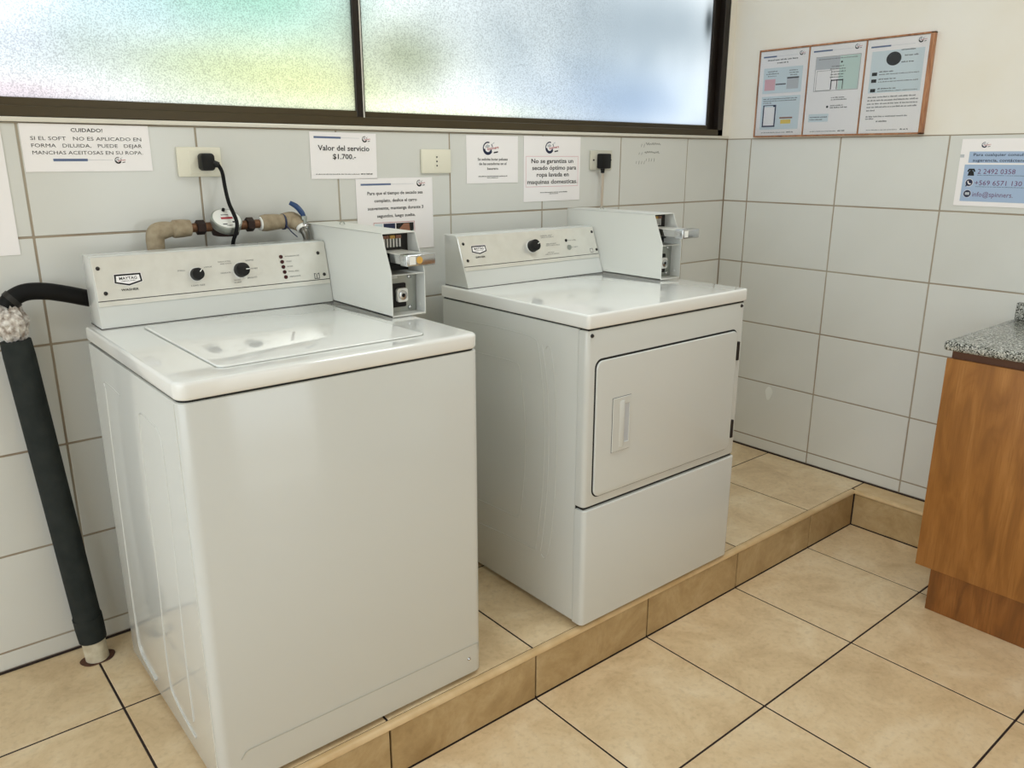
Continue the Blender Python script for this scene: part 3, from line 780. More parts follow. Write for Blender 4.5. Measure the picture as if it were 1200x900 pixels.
t = wall_plate(-2.4010, -2.2840, 1.259, 1.336, 'ivory', 'ivory wall socket with a black plug in it above the washer', 'wall_socket')
MB().box((-2.372, -0.0105, 1.266), (-2.312, -0.0085, 1.329), 0.001, 1).build('socket_insert', 'ivory', t)
pl = thing('power_plug', (-2.332, -0.03, 1.297), 'black power plug with its black cord hanging behind the washer', 'plug')
MB().prism(rrect(-2.350, -2.314, 1.275, 1.320, .010), 'y', -0.044, -0.0110, 0.004).build('plug_body', 'black', pl)
MB().cyl((-2.318, -0.036, 1.293), (-2.303, -0.040, 1.290), 0.010, 0.007, 12).build('strain_relief', 'black', pl)
MB().tube([(-2.306, -0.039, 1.291), (-2.297, -0.040, 1.270), (-2.293, -0.040, 1.230), (-2.296, -0.066, 1.190), (-2.300, -0.119, 1.145), (-2.304, -0.113, 1.112), (-2.306, -0.096, 1.088), (-2.31, -0.084, 1.03), (-2.31, -0.070, 0.95)], 0.0052, 10).build('power_cord', 'blackrubber', pl)

t = wall_plate(-1.6345, -1.5180, 1.2595, 1.335, 'ivory', 'ivory wall socket with three empty pin holes, between price sheet and lint notice', 'wall_socket')
MB().box((-1.5855, -0.0102, 1.2755), (-1.5670, -0.0088, 1.3190), 0.0008, 1).build('socket_insert', 'ivory', t)
mb = MB()
for z in (1.3105, 1.2970, 1.2835): mb.cyl((-1.5762, -0.0107, z), (-1.5762, -0.0090, z), 0.0028, seg=12)
mb.build('pin_hole', 'black', t)

t = wall_plate(-0.8660, -0.7480, 1.2635, 1.336, 'platepaint', 'pale grey socket plate with two screws under a square black plug above the dryer', 'wall_socket')
mb = MB(); mb.cyl((-0.851, -0.0112, 1.300), (-0.851, -0.008, 1.300), 0.0035, seg=10).cyl((-0.757, -0.0112, 1.300), (-0.757, -0.008, 1.300), 0.0035, seg=10); mb.build('plate_screw', 'darkmetal', t)
pl = thing('power_plug', (-0.800, -0.03, 1.296), 'square black power plug with beige cord dropping behind the dryer', 'plug')
MB().box((-0.836, -0.040, 1.268), (-0.784, -0.0115, 1.324), 0.005, 2).build('plug_body', 'black', pl)
MB().cyl((-0.815, -0.024, 1.272), (-0.815, -0.024, 1.252), 0.009, 0.007, 12).build('strain_relief', 'black', pl)
MB().tube([(-0.815, -0.024, 1.262), (-0.815, -0.026, 1.22), (-0.819, -0.028, 1.14), (-0.822, -0.03, 1.04), (-0.83, -0.03, 0.92)], 0.0048, 10).build('power_cord', 'cordgrey', pl)

# ---------------------------------------------------------------- drain pipe and hose
t = thing('drain_pipe', (-2.780, -0.085, 0), 'dark grey foam-wrapped drain pipe standing by the wall left of the washer', 'pipe')
B0, B1 = Vector((-2.7800, -0.0850, 0.0)), Vector((-2.8440, -0.0600, 0.9450))
def al(f): return B0.lerp(B1, f)
MB().cyl(al(0.002), al(0.10), 0.029, 0.029, 28).build('pvc_sleeve', 'pvc', t)
MB().tube([al(.066), al(.10), al(.14), al(.155), al(.5), al(.90), al(.935)], [.034, .0355, .036, .0335, .0335, .0345, .030], 28, 3).build('foam_insulation', 'foam', t)
mb = MB(); N = 40; bmv = []
for i in range(N):
    a = 2 * PI * i / N; r = 0.042 + 0.0022 * math.sin(2 * a + 1) + 0.0012 * math.sin(5 * a); bmv.append((B0.x + r * math.cos(a) * 1.0, B0.y + r * math.sin(a) * 0.8))
mb.prism(bmv, 'z', 0.0, 0.003, 0.001, 1); mb.build('rust_stain', 'rust', t)
# crumpled tape joint
mb = MB(); mb.sphere((0, 0, 0), 1.0, (1, 1, 1), 24); rnd = random.Random(3)
for v in mb.bm.verts:
    k = 1 + rnd.uniform(-.17, .17); v.co = Vector((v.co.x * .033 * k, v.co.y * .033 * k, v.co.z * .046 * k)) + al(.985) + Vector((0.002, 0, 0.0))
mb.build('tape_wrap', 'whitetape', t, smooth=False)
hz = thing('drain_hose', (-2.83, -0.06, 0.97), 'black drain hose arching from the taped pipe top to behind the washer', 'hose')
MB().tube([(-2.848, -0.060, 0.970), (-2.835, -0.060, 0.986), (-2.805, -0.060, 1.000), (-2.765, -0.060, 0.999), (-2.72, -0.062, 0.988), (-2.67, -0.066, 0.972), (-2.60, -0.070, 0.950), (-2.56, -0.070, 0.90), (-2.55, -0.068, 0.80)], 0.0205, 16).build('hose_tube', 'blackrubber', hz)
MB().cyl((-2.838, -0.060, 0.982), (-2.828, -0.060, 0.990), 0.0235, seg=20).build('hose_clamp', 'darkmetal', hz)

# ---------------------------------------------------------------- water supply: wrapped pipe, meter, valve
PY = -0.060; PZ = 1.128
t = thing('supply_pipe', (-2.495, PY, 0.8), 'beige wrapped water pipe with an elbow, left of the round water meter', 'pipe')
MB().tube([(-2.495, PY, 0.80), (-2.495, PY, 1.05), (-2.495, PY, 1.09)], 0.0155, 16, 2).build('pipe_riser', 'pvc', t)
MB().tube([(-2.495, PY, 1.076), (-2.495, PY, 1.105), (-2.489, PY, 1.122), (-2.470, PY, PZ), (-2.452, PY, PZ + .001), (-2.445, PY, PZ + .001), (-2.425, PY, PZ + .002), (-2.404, PY, PZ + .002)], [.0215, .0225, .024, .0225, .019, .0235, .0235, .021], 18).build('pipe_wrap', 'foamtape', t)
MB().cyl((-2.408, PY, PZ + .002), (-2.386, PY, PZ + .002), 0.012, seg=16).build('brass_nipple', 'brass', t)
t = thing('water_meter', (-2.312, PY, PZ - .03), 'small round water meter with white dial on the pipe above the washer', 'water meter')
MB().cyl((-2.388, PY, PZ + .002), (-2.366, PY, PZ + .002), 0.0195, seg=6, bev=.002).build('union_nut', 'iron', t)
MB().cyl((-2.252, PY, PZ + .003), (-2.232, PY, PZ + .003), 0.0195, seg=6, bev=.002).build('union_nut', 'iron', t)
MB().cyl((-2.366, PY, PZ + .002), (-2.252, PY, PZ + .002), 0.0125, seg=16).build('meter_tube', 'brass', t)
MB().cyl((-2.312, PY - .002, PZ - .022), (-2.312, PY - .004, PZ + .010), 0.034, 0.040, 28, .003).build('meter_body', 'iron', t)
ax = Vector((0.0, -0.62, 0.78)).normalized(); c0 = Vector((-2.311, PY - .006, PZ + .006))
MB().cyl(c0, c0 + ax * 0.022, 0.0405, seg=36, bev=.002).build('meter_ring', 'zinc', t)
MB().cyl(c0 + ax * 0.0215, c0 + ax * 0.0228, 0.0365, seg=36).build('meter_dial', 'whiteplastic', t)
# printed marks of the dial
uu = Vector((1, 0, 0)); vv = ax.cross(uu)
def dialq(a, b, c, d, m, nm):
    o3 = c0 + ax * 0.0231
    MB().quad([o3 + uu * a + vv * b, o3 + uu * c + vv * b, o3 + uu * c + vv * d, o3 + uu * a + vv * d]).build(nm, m, t, smooth=False)
dialq(-.016, -.003, .016, .005, 'redink', 'dial_register'); dialq(-.018, -.024, -.006, -.020, 'greyink', 'dial_print'); dialq(-.012, .012, .008, .015, 'greyink', 'dial_print'); dialq(.010, -.018, .017, -.012, 'ink', 'dial_print')
MB().cyl(c0 + ax * 0.0225 + vv * .030 + uu * .03 * 0, c0 + ax * 0.030 + vv * .030, 0.004, seg=10).build('lid_hinge', 'black', t)

t = thing('supply_pipe', (-2.17, PY, PZ), 'beige wrapped water pipe with cable tie, right of the water meter', 'pipe')
MB().cyl((-2.234, PY, PZ + .003), (-2.208, PY, PZ + .004), 0.012, seg=16).build('brass_nipple', 'brass', t)
MB().cyl((-2.214, PY, PZ + .004), (-2.209, PY, PZ + .004), 0.019, seg=20).build('end_ring', 'whiteplastic', t)
MB().tube([(-2.209, PY, PZ + .004), (-2.195, PY, PZ + .005), (-2.170, PY, PZ + .006), (-2.150, PY, PZ + .006), (-2.135, PY, PZ + .008), (-2.118, PY - .004, PZ + .008), (-2.108, PY - .016, PZ + .001), (-2.104, PY - .026, PZ - .008)], [.021, .0235, .022, .020, .023, .0245, .022, .018], 18).build('pipe_wrap', 'foamtape', t)
MB().cyl((-2.146, PY, PZ + .006), (-2.141, PY, PZ + .006), 0.0228, seg=20).build('cable_tie', 'navy', t)
MB().tube([(-2.143, PY - .021, PZ - .004), (-2.135, PY - .030, PZ - .020), (-2.120, PY - .036, PZ - .036)], 0.0018, 6, 4).build('tie_tail', 'navy', t)
t = thing('shutoff_valve', (-2.10, -0.09, 1.09), 'chrome ball valve with a blue lever at the end of the wrapped pipe', 'valve')
MB().cyl((-2.1045, PY - .024, PZ - .006), (-2.102, PY - .034, PZ - .016), 0.0145, seg=16).build('collar', 'whiteplastic', t)
MB().tube([(-2.102, PY - .030, PZ - .013), (-2.099, PY - .040, PZ - .022), (-2.096, PY - .044, PZ - .040), (-2.096, PY - .042, PZ - .060)], [.011, .012, .010, .009], 14).build('valve_body', 'zincdark', t)
MB().sphere((-2.096, -0.092, 1.118), 0.013).build('valve_ball', 'chrome', t)
MB().cyl((-2.095, -0.092, 1.120), (-2.094, -0.098, 1.146), 0.0055, seg=12).build('valve_stem', 'zinc', t)
MB().box((-2.103, -0.101, 1.138), (-2.088, -0.091, 1.150), .002, 1).build('lever_root', 'zinc', t)
MB().tube([(-2.096, -0.094, 1.148), (-2.100, -0.090, 1.160), (-2.110, -0.080, 1.176), (-2.124, -0.070, 1.186)], [.0062, .0075, .0075, .006], 10).build('lever_grip', 'blue', t)
MB().cyl((-2.096, -0.102, 1.070), (-2.096, -0.102, 1.030), 0.0125, seg=12).build('hose_connector', 'black', t)

# ---------------------------------------------------------------- washer and dryer
def screw(x, y, z, parent, r=0.0055, m='darkmetal', n=(0, -1, 0)):
    n = Vector(n).normalized(); p = Vector((x, y, z))
    mb = MB(); mb.cyl(p - n * .001, p + n * 0.0016, r, r * .8, 14); mb.sphere(p + n * .0014, r * .75, (1, 1, 1), 10)
    return mb.build('screw', m, parent)


def badge(cx, yz, s, parent, word):
    """shield badge on the sloped fascia; yz(z) gives the fascia y at height z"""
    def P3(u, v, l): return Vector((cx + u * s, yz(v)[0] - l, yz(v)[1]))
    def shape(k):
        d = (k - 1.0) * .02
        return [(-.030 - d, .0125 + d), (.030 + d, .0125 + d), (.0315 + d, -.0075 - d * .7), (.0, -.0155 - d), (-.0315 - d, -.0075 - d * .7)]
    mb = MB(); mb.bm.faces.new([mb.bm.verts.new(P3(u, v * s, .0022)) for u, v in shape(1.06)]); mb.build('badge_border', 'paper', parent, smooth=False)
    mb = MB(); mb.bm.faces.new([mb.bm.verts.new(P3(u, v * s, .0025)) for u, v in shape(1.0)]); mb.build('badge_shield', 'ink', parent, smooth=False)
    mb = MB(); mb.bm.faces.new([mb.bm.verts.new(P3(u, v * s, .0028)) for u, v in shape(.80)]); mb.build('badge_field', 'paper', parent, smooth=False)
    it = [('MAYTAG', 0, -.0008 * s, .0066, .040 * s, 'C', True)]
    bm = text_bm(it, lambda u, v: P3(u / s, v, .0031)); mb = MB(); mb.bm.free(); mb.bm = bm; mb.build('badge_lettering', 'ink', parent, smooth=False)
    for it in (('COMMERCIAL LAUNDRY', 0, -.0050 * s, .0020, .034 * s, 'C', True), (word, 0, -.0270 * s, .0052 * s, .040 * s, 'C', True)):
        mb = MB(); mb.bm.free(); mb.bm = text_bm([it], lambda u, v: P3(u / s, v, .0031)); mb.build('small_lettering', 'ink', parent, smooth=False)


def console(t, x0, x1, yb, yf, ytop, z0, z1):
    """control housing with sloped front; returns the slope function for its fascia"""
    zf = z0 + 0.052
    def yat(z): return yf + (ytop - yf) * (z - z0) / (z1 - z0)
    prof = [(yb, z0), (yf, z0), (yat(z1 - .006), z1 - .006), (ytop + .006, z1), (yb, z1)]
    MB().prism(prof, 'x', x0, x1, 0.0025, 2).build('console_housing', 'enamel', t)
    MB().box((x0 + .001, yf - .0012, z0 - .0003), (x1 - .001, yf + .004, z0 + .0013)).build('base_gap', 'gap', t)  # dark strip drawn for the shade line under the console
    MB().box((x0 - .0010, yf, z0 - .0003), (x0 + .004, yb, z0 + .0013)).build('base_gap', 'gap', t)
    # trim strip and steel fascia lie on the slope
    def slab(za, zb2, xa, xb, th, nm, m, bev=.0006):
        pr = [(yat(za) + .0015, za), (yat(za) - th, za), (yat(zb2) - th, zb2), (yat(zb2) + .0015, zb2)]
        return MB().prism(pr, 'x', xa, xb, bev, 1).build(nm, m, t)
    slab(zf, zf + .011, x0 + .004, x1 - .001, .0022, 'trim_strip', 'steel')
    slab(zf + .0105, zf + .013, x0 + .004, x1 - .001, .0008, 'strip_groove', 'gap')
    slab(zf + .0130, z1 - .003, x0 + .004, x1 - .001, .0020, 'fascia', 'steel')
    return yat


def fascia_text(items, t, yat, m='greyink', lift=.0024, name='fascia_lettering'):
    for it in items:
        mb = MB(); mb.bm.free(); mb.bm = text_bm([it], lambda u, v: Vector((u, yat(v) - lift, v)))
        mb.build(name, m, t, smooth=False)


def knob(x, z, r, h, t, yat, ang):
    y = yat(z) - .002; sl = (yat(1.05) - yat(0.95)) / 0.10; n = Vector((0, -1, -sl * -1)).normalized() if False else Vector((0, -1, sl)).normalized()
    p = Vector((x, y, z)); up = Vector((0, sl, 1)).normalized(); rt = Vector((1, 0, 0))
    MB().cyl(p, p + n * .002, r * 1.10, seg=32).build('knob_skirt', 'whiteplastic', t)
    k = MB().cyl(p + n * .002, p + n * h, r, r * .90, 32, .0015).build('knob', 'black', t)
    d = rt * math.cos(ang) + up * math.sin(ang); s = n.cross(d)
    a, b = p + n * (h + .0004) + d * r * .35, p + n * (h + .0004) + d * r * .88
    MB().quad([a - s * .0011, b - s * .0011, b + s * .0011, a + s * .0011]).build('pointer_mark', 'whiteplastic', k, smooth=False)


def coin_box(t, x0, x1, yb, yf, z0, z1, zk, slide_out, handle_w, long_handle):
    """coin meter case: open sloped front with chrome slide above, lock plate below"""
    ft = yf + 0.040                                    # top of slope is set back
    side = [(yb, z0), (yf, z0), (yf, zk), (ft, z1), (yb, z1)]
    MB().prism(side, 'x', x0, x0 + .0025, .0006, 1).build('side_plate', 'powder', t)
    MB().prism(side, 'x', x1 - .0025, x1, .0006, 1).build('side_plate', 'powder', t)
    MB().box((x0, ft - .001, z1 - .0025), (x1, yb, z1 + .0005), .001, 1).build('top_plate', 'powder', t)
    MB().box((x0, yb - .002, z0), (x1, yb, z1)).build('back_plate', 'powder', t)
    MB().box((x0, yf + .001, z0), (x1, yb, z0 + .004), .0006, 1).build('floor_plate', 'powder', t)
    yp = yf + .040
    # lower bay
    MB().box((x0 + .0025, yf + .003, zk - .006), (x1 - .0025, yp + .06, zk - .003), .0006, 1).build('divider_shelf', 'powder', t)
    pl_ = MB().box((x0 + .0025, yp, z0 + .004), (x1 - .004, yp + .003, zk - .006)).build('lock_plate', 'zinc', t)
    cx = (x0 + x1) / 2 - .012; cz = z0 + .048
    MB().prism(rrect(x0 + .006, cx + .026, cz - .030, cz + .032, .004), 'y', yp - .004, yp + .001, .001, 1).build('lock_housing', 'black', t)
    lk = MB().prism(rrect(cx - .006, cx + .026, cz - .016, cz + .020, .007), 'y', yp - .014, yp - .003, .002, 2).build('lock_bezel', 'whiteplastic', t)
    MB().cyl((cx + .010, yp - .0165, cz + .002), (cx + .010, yp - .013, cz + .002), .0125, seg=24, bev=.001).build('lock_cylinder', 'chrome', t)
    MB().cyl((cx + .010, yp - .0172, cz + .002), (cx + .010, yp - .016, cz + .002), .0050, seg=12).build('keyway', 'black', t)
    for bz in (zk - .016, z0 + .014):
        MB().sphere((x1 - .024, yp - .001, bz), .0060, (1, .7, 1), 12).build('bolt', 'chrome', t)
    MB().box((x0 + .004, yp - .004, zk - .018), (x0 + .040, yp, zk - .012), .001, 1).build('plate_lip', 'powder', t)
    MB().sphere((x1 - .0035, yf + .025, z0 + .022), .0055, (.4, 1, 1), 10).build('rivet', 'powder', t)
    # upper bay : slotted coin block and slide
    ub = yf + .075
    MB().box((x0 + .0025, ub, zk - .003), (x1 - .0025, ub + .006, z1 - .003)).build('coin_block', 'darkmetal', t)
    MB().box((x0 + .004, yf + .034, zk + .016), (x0 + .060, ub, zk + .050), .002, 1).build('slide_guide', 'black', t)
    n = 8; wx = (x1 - x0 - .026) / n
    for i in range(n):
        xx = x0 + .006 + i * wx
        MB().box((xx, ub - .003, z1 - .040), (xx + wx * .45, ub, z1 - .018)).build('coin_slot', 'whiteplastic', t)
        if i % 2 == 0: MB().box((xx, ub - .004, z1 - .018), (xx + wx * 1.6, ub, z1 - .010)).build('denomination_label', 'skinprint' if i % 4 else 'orangeprint', t)
    zc = zk + .038
    sx0, sx1 = x0 + .012, x1 - .022
    MB().box((sx0, yf - slide_out + .03, zc - .012), (sx0 + .004, ub, zc + .012), .001, 1).build('slide_rail', 'chrome', t)
    MB().box((sx1 - .004, yf - slide_out + .03, zc - .012), (sx1, ub, zc + .012), .001, 1).build('slide_rail', 'chrome', t)
    MB().box((sx0, yf - slide_out + .03, zc + .010), (sx1, ub, zc + .013), .001, 1).build('slide_plate', 'steel', t)
    hd = MB().box((sx0 - .004, yf - slide_out, zc - .015), (sx1 + .016, yf - slide_out + .034, zc + .014), .004, 3).build('slide_handle', 'chrome', t)
    MB().box((sx0 + .004, yf - slide_out - .0006, zc - .010), (sx0 + .022, yf - slide_out + .002, zc + .010)).build('label_sticker', 'whiteplastic', hd)
    if long_handle:
        MB().prism([(sx0 + .033 + .009 * math.cos(a), zc + .009 * math.sin(a)) for a in [2 * PI * i / 20 for i in range(20)]], 'y', yf - slide_out - .0010, yf - slide_out + .002).build('amber_sticker', 'orangeprint', hd)
    MB().tube([((x0 + x1) / 2, yb - .12, z1), ((x0 + x1) / 2, yb - .12, z1 + .006), ((x0 + x1) / 2 + .010, yb - .12, z1 + .008), ((x0 + x1) / 2 + .014, yb - .12, z1)], .0016, 6, 3).build('top_clip', 'zinc', t)


def bead(pts, x, t, r=.0017, name='pressed_bead'):
    MB().tube([(x, y, z) for y, z in pts], r, 6, 4, False).build(name, 'enamel', t)


# ---- washer
WXA, WXB, WYF, WYB, WZR, WZTop = -2.700, -2.010, -0.798, -0.136, 0.880, 0.916
t = thing('washing_machine', ((WXA + WXB) / 2, (WYF + WYB) / 2, 0), 'white top-loading coin washer with two black dials, nearest machine on the left', 'washer')
MB().prism(rrect(WXA, WXB, WYF, WYB, .022, 6, (0, 0, 1, 1)), 'z', 0.012, WZR - .004, .003, 2).build('cabinet', 'enamel', t)
MB().prism(rrect(WXA + .006, WXB - .006, WYF + .006, WYB, .020, 5, (0, 0, 1, 1)), 'z', WZR - .006, WZR + .004).build('shadow_gap', 'gap', t)
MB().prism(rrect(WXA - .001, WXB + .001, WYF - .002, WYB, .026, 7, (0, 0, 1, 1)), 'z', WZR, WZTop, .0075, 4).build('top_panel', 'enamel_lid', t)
LX0, LX1, LY0, LY1 = -2.598, -2.118, -0.738, -0.238
MB().prism(rrect(LX0 - .002, LX1 + .002, LY0 - .002, LY1 + .002, .020), 'z', WZTop - .001, WZTop + .0007).build('lid_gap', 'zinc', t)
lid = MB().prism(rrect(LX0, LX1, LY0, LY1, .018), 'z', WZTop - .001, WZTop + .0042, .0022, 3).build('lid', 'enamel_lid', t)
for xx in (LX0 + .015, LX1 - .04): MB().box((xx, LY1 - .002, WZTop), (xx + .025, LY1 + .006, WZTop + .003), .0008, 1).build('lid_hinge', 'zinc', t)
# front lower lip line and screws
MB().tube([(-2.6560, WYF - .0006, 0.0790), (-2.6450, WYF - .0006, 0.0925), (-2.6350, WYF - .0006, 0.0950), (-2.20, WYF - .0006, 0.0950), (-2.0240, WYF - .0006, 0.0950)], .0012, 6, 1).build('pressed_bead', 'crease', t)  # crease shading drawn as a darker line
MB().tube([(-2.0240, WYF - .0006, 0.0950), (-2.0225, WYF - .0006, 0.075)], .0010, 6, 1).build('pressed_bead', 'crease', t)
screw(-2.0540, WYF, 0.058, t, .0052, 'chrome')
# side panel reliefs
bead([(-0.250, 0.790), (-0.246, 0.800), (-0.30, 0.803), (-0.381, 0.798)], WXA, t)
bead([(-0.250, 0.788), (-0.234, 0.62), (-0.226, 0.487), (-0.215, 0.30), (-0.205, 0.12), (-0.212, 0.062), (-0.250, 0.045), (-0.340, 0.036)], WXA, t)
bead([(-0.640, 0.793), (-0.56, 0.797), (-0.530, 0.793), (-0.517, 0.770), (-0.510, 0.65), (-0.505, 0.519), (-0.495, 0.36), (-0.480, 0.23), (-0.478, 0.12), (-0.492, 0.085), (-0.560, 0.065), (-0.640, 0.056)], WXA, t)
bead([(-0.640, 0.793), (-0.664, 0.770), (-0.668, 0.70), (-0.660, 0.537), (-0.650, 0.406), (-0.640, 0.25), (-0.640, 0.10)], WXA, t)
MB().box((WXA - .0008, -0.776, 0.02), (WXA + .002, -0.7735, WZR - .006)).build('panel_seam', 'powder', t)
for xx in (WXA + .05, WXB - .05):
    for yy in (WYF + .06, WYB - .06): MB().cyl((xx, yy, 0.0), (xx, yy, 0.014), 0.018, seg=16).build('foot', 'black', t)
yat = console(t, WXA + .020, -2.0740, -0.1050, -0.2030, -0.1650, WZTop, 1.0845)
def on(v0):
    return lambda v: (yat(v0 + v), v0 + v)
badge(-2.6020, on(1.0270), 1.0, t, 'WASHER')
knob(-2.4400, 1.0235, .0165, .020, t, yat, math.radians(48))
knob(-2.3250, 1.0245, .0195, .022, t, yat, 0.0)
for (x, z) in ((-2.6640, 1.0560), (-2.6570, 0.9975), (-2.0990, 1.0520), (-2.0900, 0.9930)): screw(x, yat(z) - .002, z, t, .0052)
for i in range(5):
    z = 1.0500 - i * .0135
    MB().cyl((-2.2090 + i * .0012, yat(z) - .004, z), (-2.2090 + i * .0012, yat(z), z), .0052, seg=16).build('indicator_lamp', 'redled', t)
fascia_text([('SMALL', -2.4650, 1.0345, .0032, .020, 'R', False), ('LARGE', -2.4180, 1.0380, .0032, .020, 'L', False), ('LOAD SIZE', -2.4400, .9950, .0036, .034, 'C', False),
             ('DELICATES', -2.3480, 1.0480, .0030, .032, 'R', False), ('AND KNITS', -2.3460, 1.0425, .0030, .030, 'R', False), ('WHITES', -2.3080, 1.0460, .0032, .022, 'L', False),
             ('COLORS', -2.3010, 1.0245, .0032, .022, 'L', False), ('BRIGHTS', -2.3100, 1.0015, .0036, .026, 'L', False), ('WOOL', -2.3380, .9985, .0032, .018, 'C', False), ('WARM', -2.3380, .9930, .0032, .020, 'C', False),
             ('DELICATE', -2.3520, 1.0195, .0030, .026, 'R', False),
             ('AVAILABLE IN USE', -2.1980, 1.0485, .0034, .042, 'L', False), ('WASH', -2.1960, 1.0350, .0034, .015, 'L', False), ('RINSE', -2.1950, 1.0215, .0034, .016, 'L', False),
             ('FINAL SPIN', -2.1940, 1.0080, .0034, .030, 'L', False), ('IMBALANCE', -2.1930, .9945, .0034, .032, 'L', False)], t, yat)
mb = MB(); cx, cz = -2.1130, .9900
for (a, b, c, d) in ((-.008, -.007, -.006, .009), (.006, -.007, .008, .009), (-.008, -.007, .008, -.005), (-.001, -.007, .001, .006), (-.006, .006, -.002, .008), (.002, .006, .006, .008)):
    mb.quad([(cx + a, yat(cz + b) - .0024, cz + b), (cx + c, yat(cz + b) - .0024, cz + b), (cx + c, yat(cz + d) - .0024, cz + d), (cx + a, yat(cz + d) - .0024, cz + d)])
mb.build('manual_icon', 'greyink', t, smooth=False)
tc_ = thing('coin_meter', (-2.02, -0.3, WZTop), 'white coin slide box with black lock bolted onto the washer top', 'coin box')
coin_box(tc_, -2.0730, -1.9720, -0.0500, -0.5200, WZTop + .001, 1.1260, 1.0280, 0.062, .03, True)

# ---- dryer
DXA, DXB, DYF, DYB, DZR, DZT = -1.675, -0.985, -0.823, -0.167, 0.882, 0.9205
t = thing('tumble_dryer', ((DXA + DXB) / 2, (DYF + DYB) / 2, 0), 'white front-loading coin dryer with a square door, right of the washer', 'dryer')
YS = -0.788
MB().box((DXA, YS, 0.014), (DXB, DYB, DZR - .004), .003, 2).build('cabinet', 'enamel', t)
MB().box((DXA + .003, YS - .002, 0.02), (DXB - .003, YS + .002, DZR - .006)).build('shadow_gap', 'gap', t)
MB().prism(rrect(DXA - .001, DXB + .001, DYF, YS - .002, .014, 5, (0, 0, 1, 1)), 'z', 0.378, DZR - .005, .004, 3).build('front_panel', 'enamel', t)
MB().prism(rrect(DXA - .001, DXB + .001, DYF - .004, YS - .002, .014, 5, (0, 0, 1, 1)), 'z', 0.010, 0.370, .004, 3).build('lower_panel', 'enamel', t)
MB().box((DXA + .006, DYF + .008, 0.366), (DXB - .006, YS, 0.382)).build('panel_gap', 'gap', t)
MB().box((DXA + .006, DYF + .004, DZR - .008), (DXB - .006, DYB, DZR + .003)).build('shadow_gap', 'gap', t)
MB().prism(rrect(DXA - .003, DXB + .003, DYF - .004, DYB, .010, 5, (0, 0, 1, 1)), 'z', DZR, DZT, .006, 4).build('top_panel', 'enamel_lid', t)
dx0, dx1, dz0, dz1 = -1.6430, -1.0220, 0.4050, 0.7930
MB().prism(rrect(dx0 - .0035, dx1 + .004, dz0 - .0035, dz1 + .005, .025), 'y', DYF - .0006, DYF + .002).build('door_gap', 'gap', t)
door = MB().prism(rrect(dx0, dx1, dz0, dz1, .022), 'y', DYF - .007, DYF, .003, 3).build('door', 'enamel', t)
hx0, hx1, hz0, hz1 = -1.5800, -1.5080, 0.5230, 0.6790
yd = DYF - .007
MB().box((hx0 - .0012, yd - .0004, hz0 - .0012), (hx1 + .0012, yd + .001, hz1 + .0012)).build('handle_gap', 'greyink', door)
mb = MB()
mb.box((hx0, yd - .003, hz0), (hx0 + .040, yd, hz1), .001, 1).box((hx1 - .006, yd - .003, hz0), (hx1, yd, hz1), .001, 1)
mb.box((hx0 + .038, yd - .003, hz0), (hx1 - .004, yd, hz0 + .022), .001, 1).box((hx0 + .038, yd - .003, hz1 - .022), (hx1 - .004, yd, hz1), .001, 1)
mb.prism([(hx0 + .026, yd - .003), (hx0 + .042, yd - .003), (hx0 + .043, yd - .006), (hx0 + .036, yd - .0065)], 'z', hz0 + .010, hz1 - .010, .0015, 2)
mb.build('door_handle', 'enamel', door)
MB().box((hx0 + .040, yd - .0012, hz0 + .022), (hx1 - .006, yd - .0002, hz1 - .022)).build('handle_recess', 'lightink', door)
for z in (0.726, 0.468):
    MB().box((-1.0195, DYF - .0080, z - .030), (-1.0085, DYF + .001, z + .030), .0012, 1).build('hinge', 'darkmetal', t)
screw(-1.6600, DYF, 0.8640, t, .0062, 'darkmetal'); screw(-1.0060, DYF, 0.8680, t, .0062, 'darkmetal')
bead([(-0.286, 0.822), (-0.42, 0.828), (-0.55, 0.828), (-0.605, 0.824), (-0.628, 0.805), (-0.648, 0.70), (-0.658, 0.60), (-0.660, 0.50), (-0.654, 0.38), (-0.642, 0.28), (-0.628, 0.19), (-0.610, 0.176), (-0.50, 0.172), (-0.35, 0.160)], DXA, t)
bead([(-0.30, 0.732), (-0.42, 0.736), (-0.52, 0.738), (-0.548, 0.725), (-0.562, 0.66), (-0.575, 0.553), (-0.574, 0.42), (-0.560, 0.300), (-0.550, 0.262), (-0.530, 0.250), (-0.42, 0.246), (-0.30, 0.240)], DXA, t)
bead([(-0.660, 0.800), (-0.668, 0.812), (-0.680, 0.805), (-0.692, 0.76), (-0.704, 0.66), (-0.711, 0.539), (-0.708, 0.40), (-0.696, 0.27), (-0.680, 0.185), (-0.665, 0.165), (-0.652, 0.172)], DXA, t)
bead([(-0.645, 0.810), (-0.662, 0.74), (-0.674, 0.64), (-0.678, 0.50), (-0.672, 0.36), (-0.658, 0.24), (-0.648, 0.18)], DXA, t, .0016)
for xx in (DXA + .05, DXB - .05):
    for yy in (DYF + .05, DYB - .06): MB().cyl((xx, yy, 0.0), (xx, yy, 0.016), 0.016, seg=16).build('foot', 'pvc', t)
yat = console(t, DXA + .012, -1.0720, DYB - .001, -0.2900, -0.2300, DZT, 1.0780)
def on2(v0):
    return lambda v: (yat(v0 + v), v0 + v)
badge(-1.5900, on2(1.0330), 0.92, t, 'DRYER')
knob(-1.3730, 1.0270, .0200, .026, t, yat, math.radians(20))
for (x, z) in ((-1.6450, 1.0520), (-1.6420, 1.0020), (-1.0840, 1.0580), (-1.0800, .9980)): screw(x, yat(z) - .002, z, t, .0052)
MB().cyl((-1.2150, yat(1.037) - .004, 1.037), (-1.2150, yat(1.037), 1.037), .0050, seg=16).build('indicator_lamp', 'black', t)
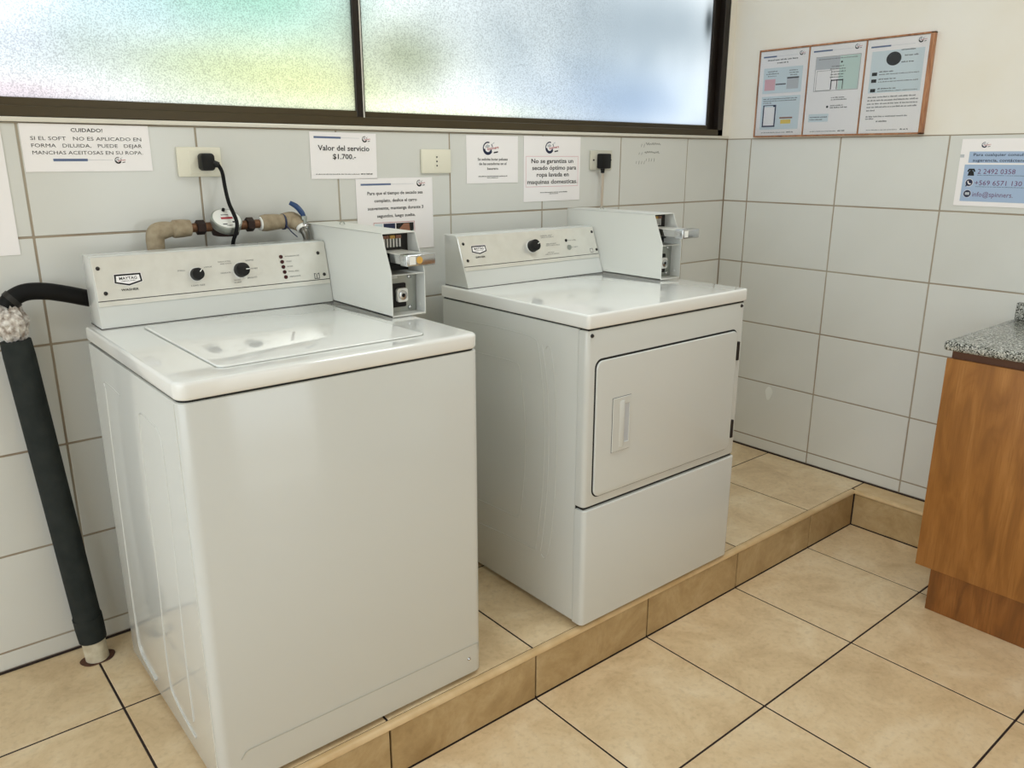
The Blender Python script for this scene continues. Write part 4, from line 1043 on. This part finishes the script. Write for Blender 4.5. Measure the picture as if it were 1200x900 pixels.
MB().cyl((-1.2080, yat(1.0140) - .006, 1.0140), (-1.2080, yat(1.0140), 1.0140), .0085, seg=16).build('key_lock', 'zinc', t)
fascia_text([('NORMAL HEAT', -1.3250, 1.0560, .0036, .052, 'L', False), ('REGULAR FABRICS', -1.3240, 1.0510, .0030, .058, 'L', False), ('MEDIUM HEAT', -1.3080, 1.0290, .0036, .046, 'L', False),
             ('PERMANENT PRESS', -1.3100, 1.0240, .0030, .062, 'L', False), ('LOW HEAT', -1.3100, 1.0020, .0036, .030, 'L', False), ('DELICATE FABRICS', -1.3200, .9970, .0030, .060, 'L', False),
             ('IN USE', -1.2050, 1.0350, .0034, .036, 'L', False), ('START', -1.1950, 1.0120, .0034, .030, 'L', False)], t, yat)
mb = MB(); cx, cz = -1.1050, .9960
for (a, b, c, d) in ((-.007, -.006, -.0055, .008), (.0055, -.006, .007, .008), (-.007, -.006, .007, -.0045), (-.007, .0065, .007, .008)):
    mb.quad([(cx + a, yat(cz + b) - .0024, cz + b), (cx + c, yat(cz + b) - .0024, cz + b), (cx + c, yat(cz + d) - .0024, cz + d), (cx + a, yat(cz + d) - .0024, cz + d)])
mb.build('manual_icon', 'greyink', t, smooth=False)
td_ = thing('coin_meter', (-1.0, -0.3, DZT), 'white coin slide box with chrome handle bolted onto the dryer top', 'coin box')
coin_box(td_, -1.0700, -0.9720, -0.1000, -0.5500, DZT + .001, 1.1320, 1.0370, 0.074, .03, False)

# ---------------------------------------------------------------- cabinet with granite top
CY0 = -1.262; CY1 = -2.85
t = thing('base_cabinet', (-0.3, -2.0, LOW), 'oak cabinet on a recessed plinth against the right wall', 'cabinet')
MB().box((-0.520, CY1, 0.006), (-0.112, CY0 - .006, 0.712), .001, 1).build('carcass', 'wood', t)
MB().box((-0.524, CY1, LOW), (-0.112, CY0 - .045, 0.006), .001, 1).build('plinth', 'wooddark', t)
ys = [CY0, CY0 - .60, CY0 - 1.20, CY1]
for i in range(3):
    MB().box((-0.541, ys[i + 1] + .0015, 0.004), (-0.521, ys[i] - (0.0 if i == 0 else .0015), 0.713), .0015, 2).build('door', 'wood', t)
MB().box((-0.530, CY1, 0.712), (-0.112, CY0 - .010, 0.738), .0005, 1).build('top_rail', 'darkwood', t)
t = thing('countertop', (-0.3, -2.0, 0.738), 'speckled grey granite worktop with an upstand on the oak cabinet', 'countertop')
MB().box((-0.556, CY1, 0.738), (-0.001, -1.252, 0.768), .010, 4).build('granite_slab', 'granite', t)
MB().box((-0.0240, CY1, 0.7682), (-0.001, -1.262, 0.828), .004, 3).build('upstand', 'granite', t)

# unseen ceiling fill lamps, added to brighten the room
FILL_LAMP_LABELS = ['white square ceiling lamp over the machines', 'white square ceiling lamp near the left opening']
for (lx, ly_), lb, lamp_power in zip(FILL_LAMPS, FILL_LAMP_LABELS, FILL_LAMP_W):
    t = thing('ceiling_lamp', (lx, ly_, RZ - .05), lb, 'lamp', 'square ceiling lamps')
    MB().box((lx - .31, ly_ - .31, RZ - .045), (lx + .31, ly_ + .31, RZ), .006, 2).build('lamp_body', 'whiteplastic', t)
    l_ = area('lamp_light', (lx, ly_, RZ - .048), (0.58, 0.58), (0, 0, 0), lamp_power, (.93, .99, 1)); l_.parent = t; l_.matrix_parent_inverse = t.matrix_world.inverted()
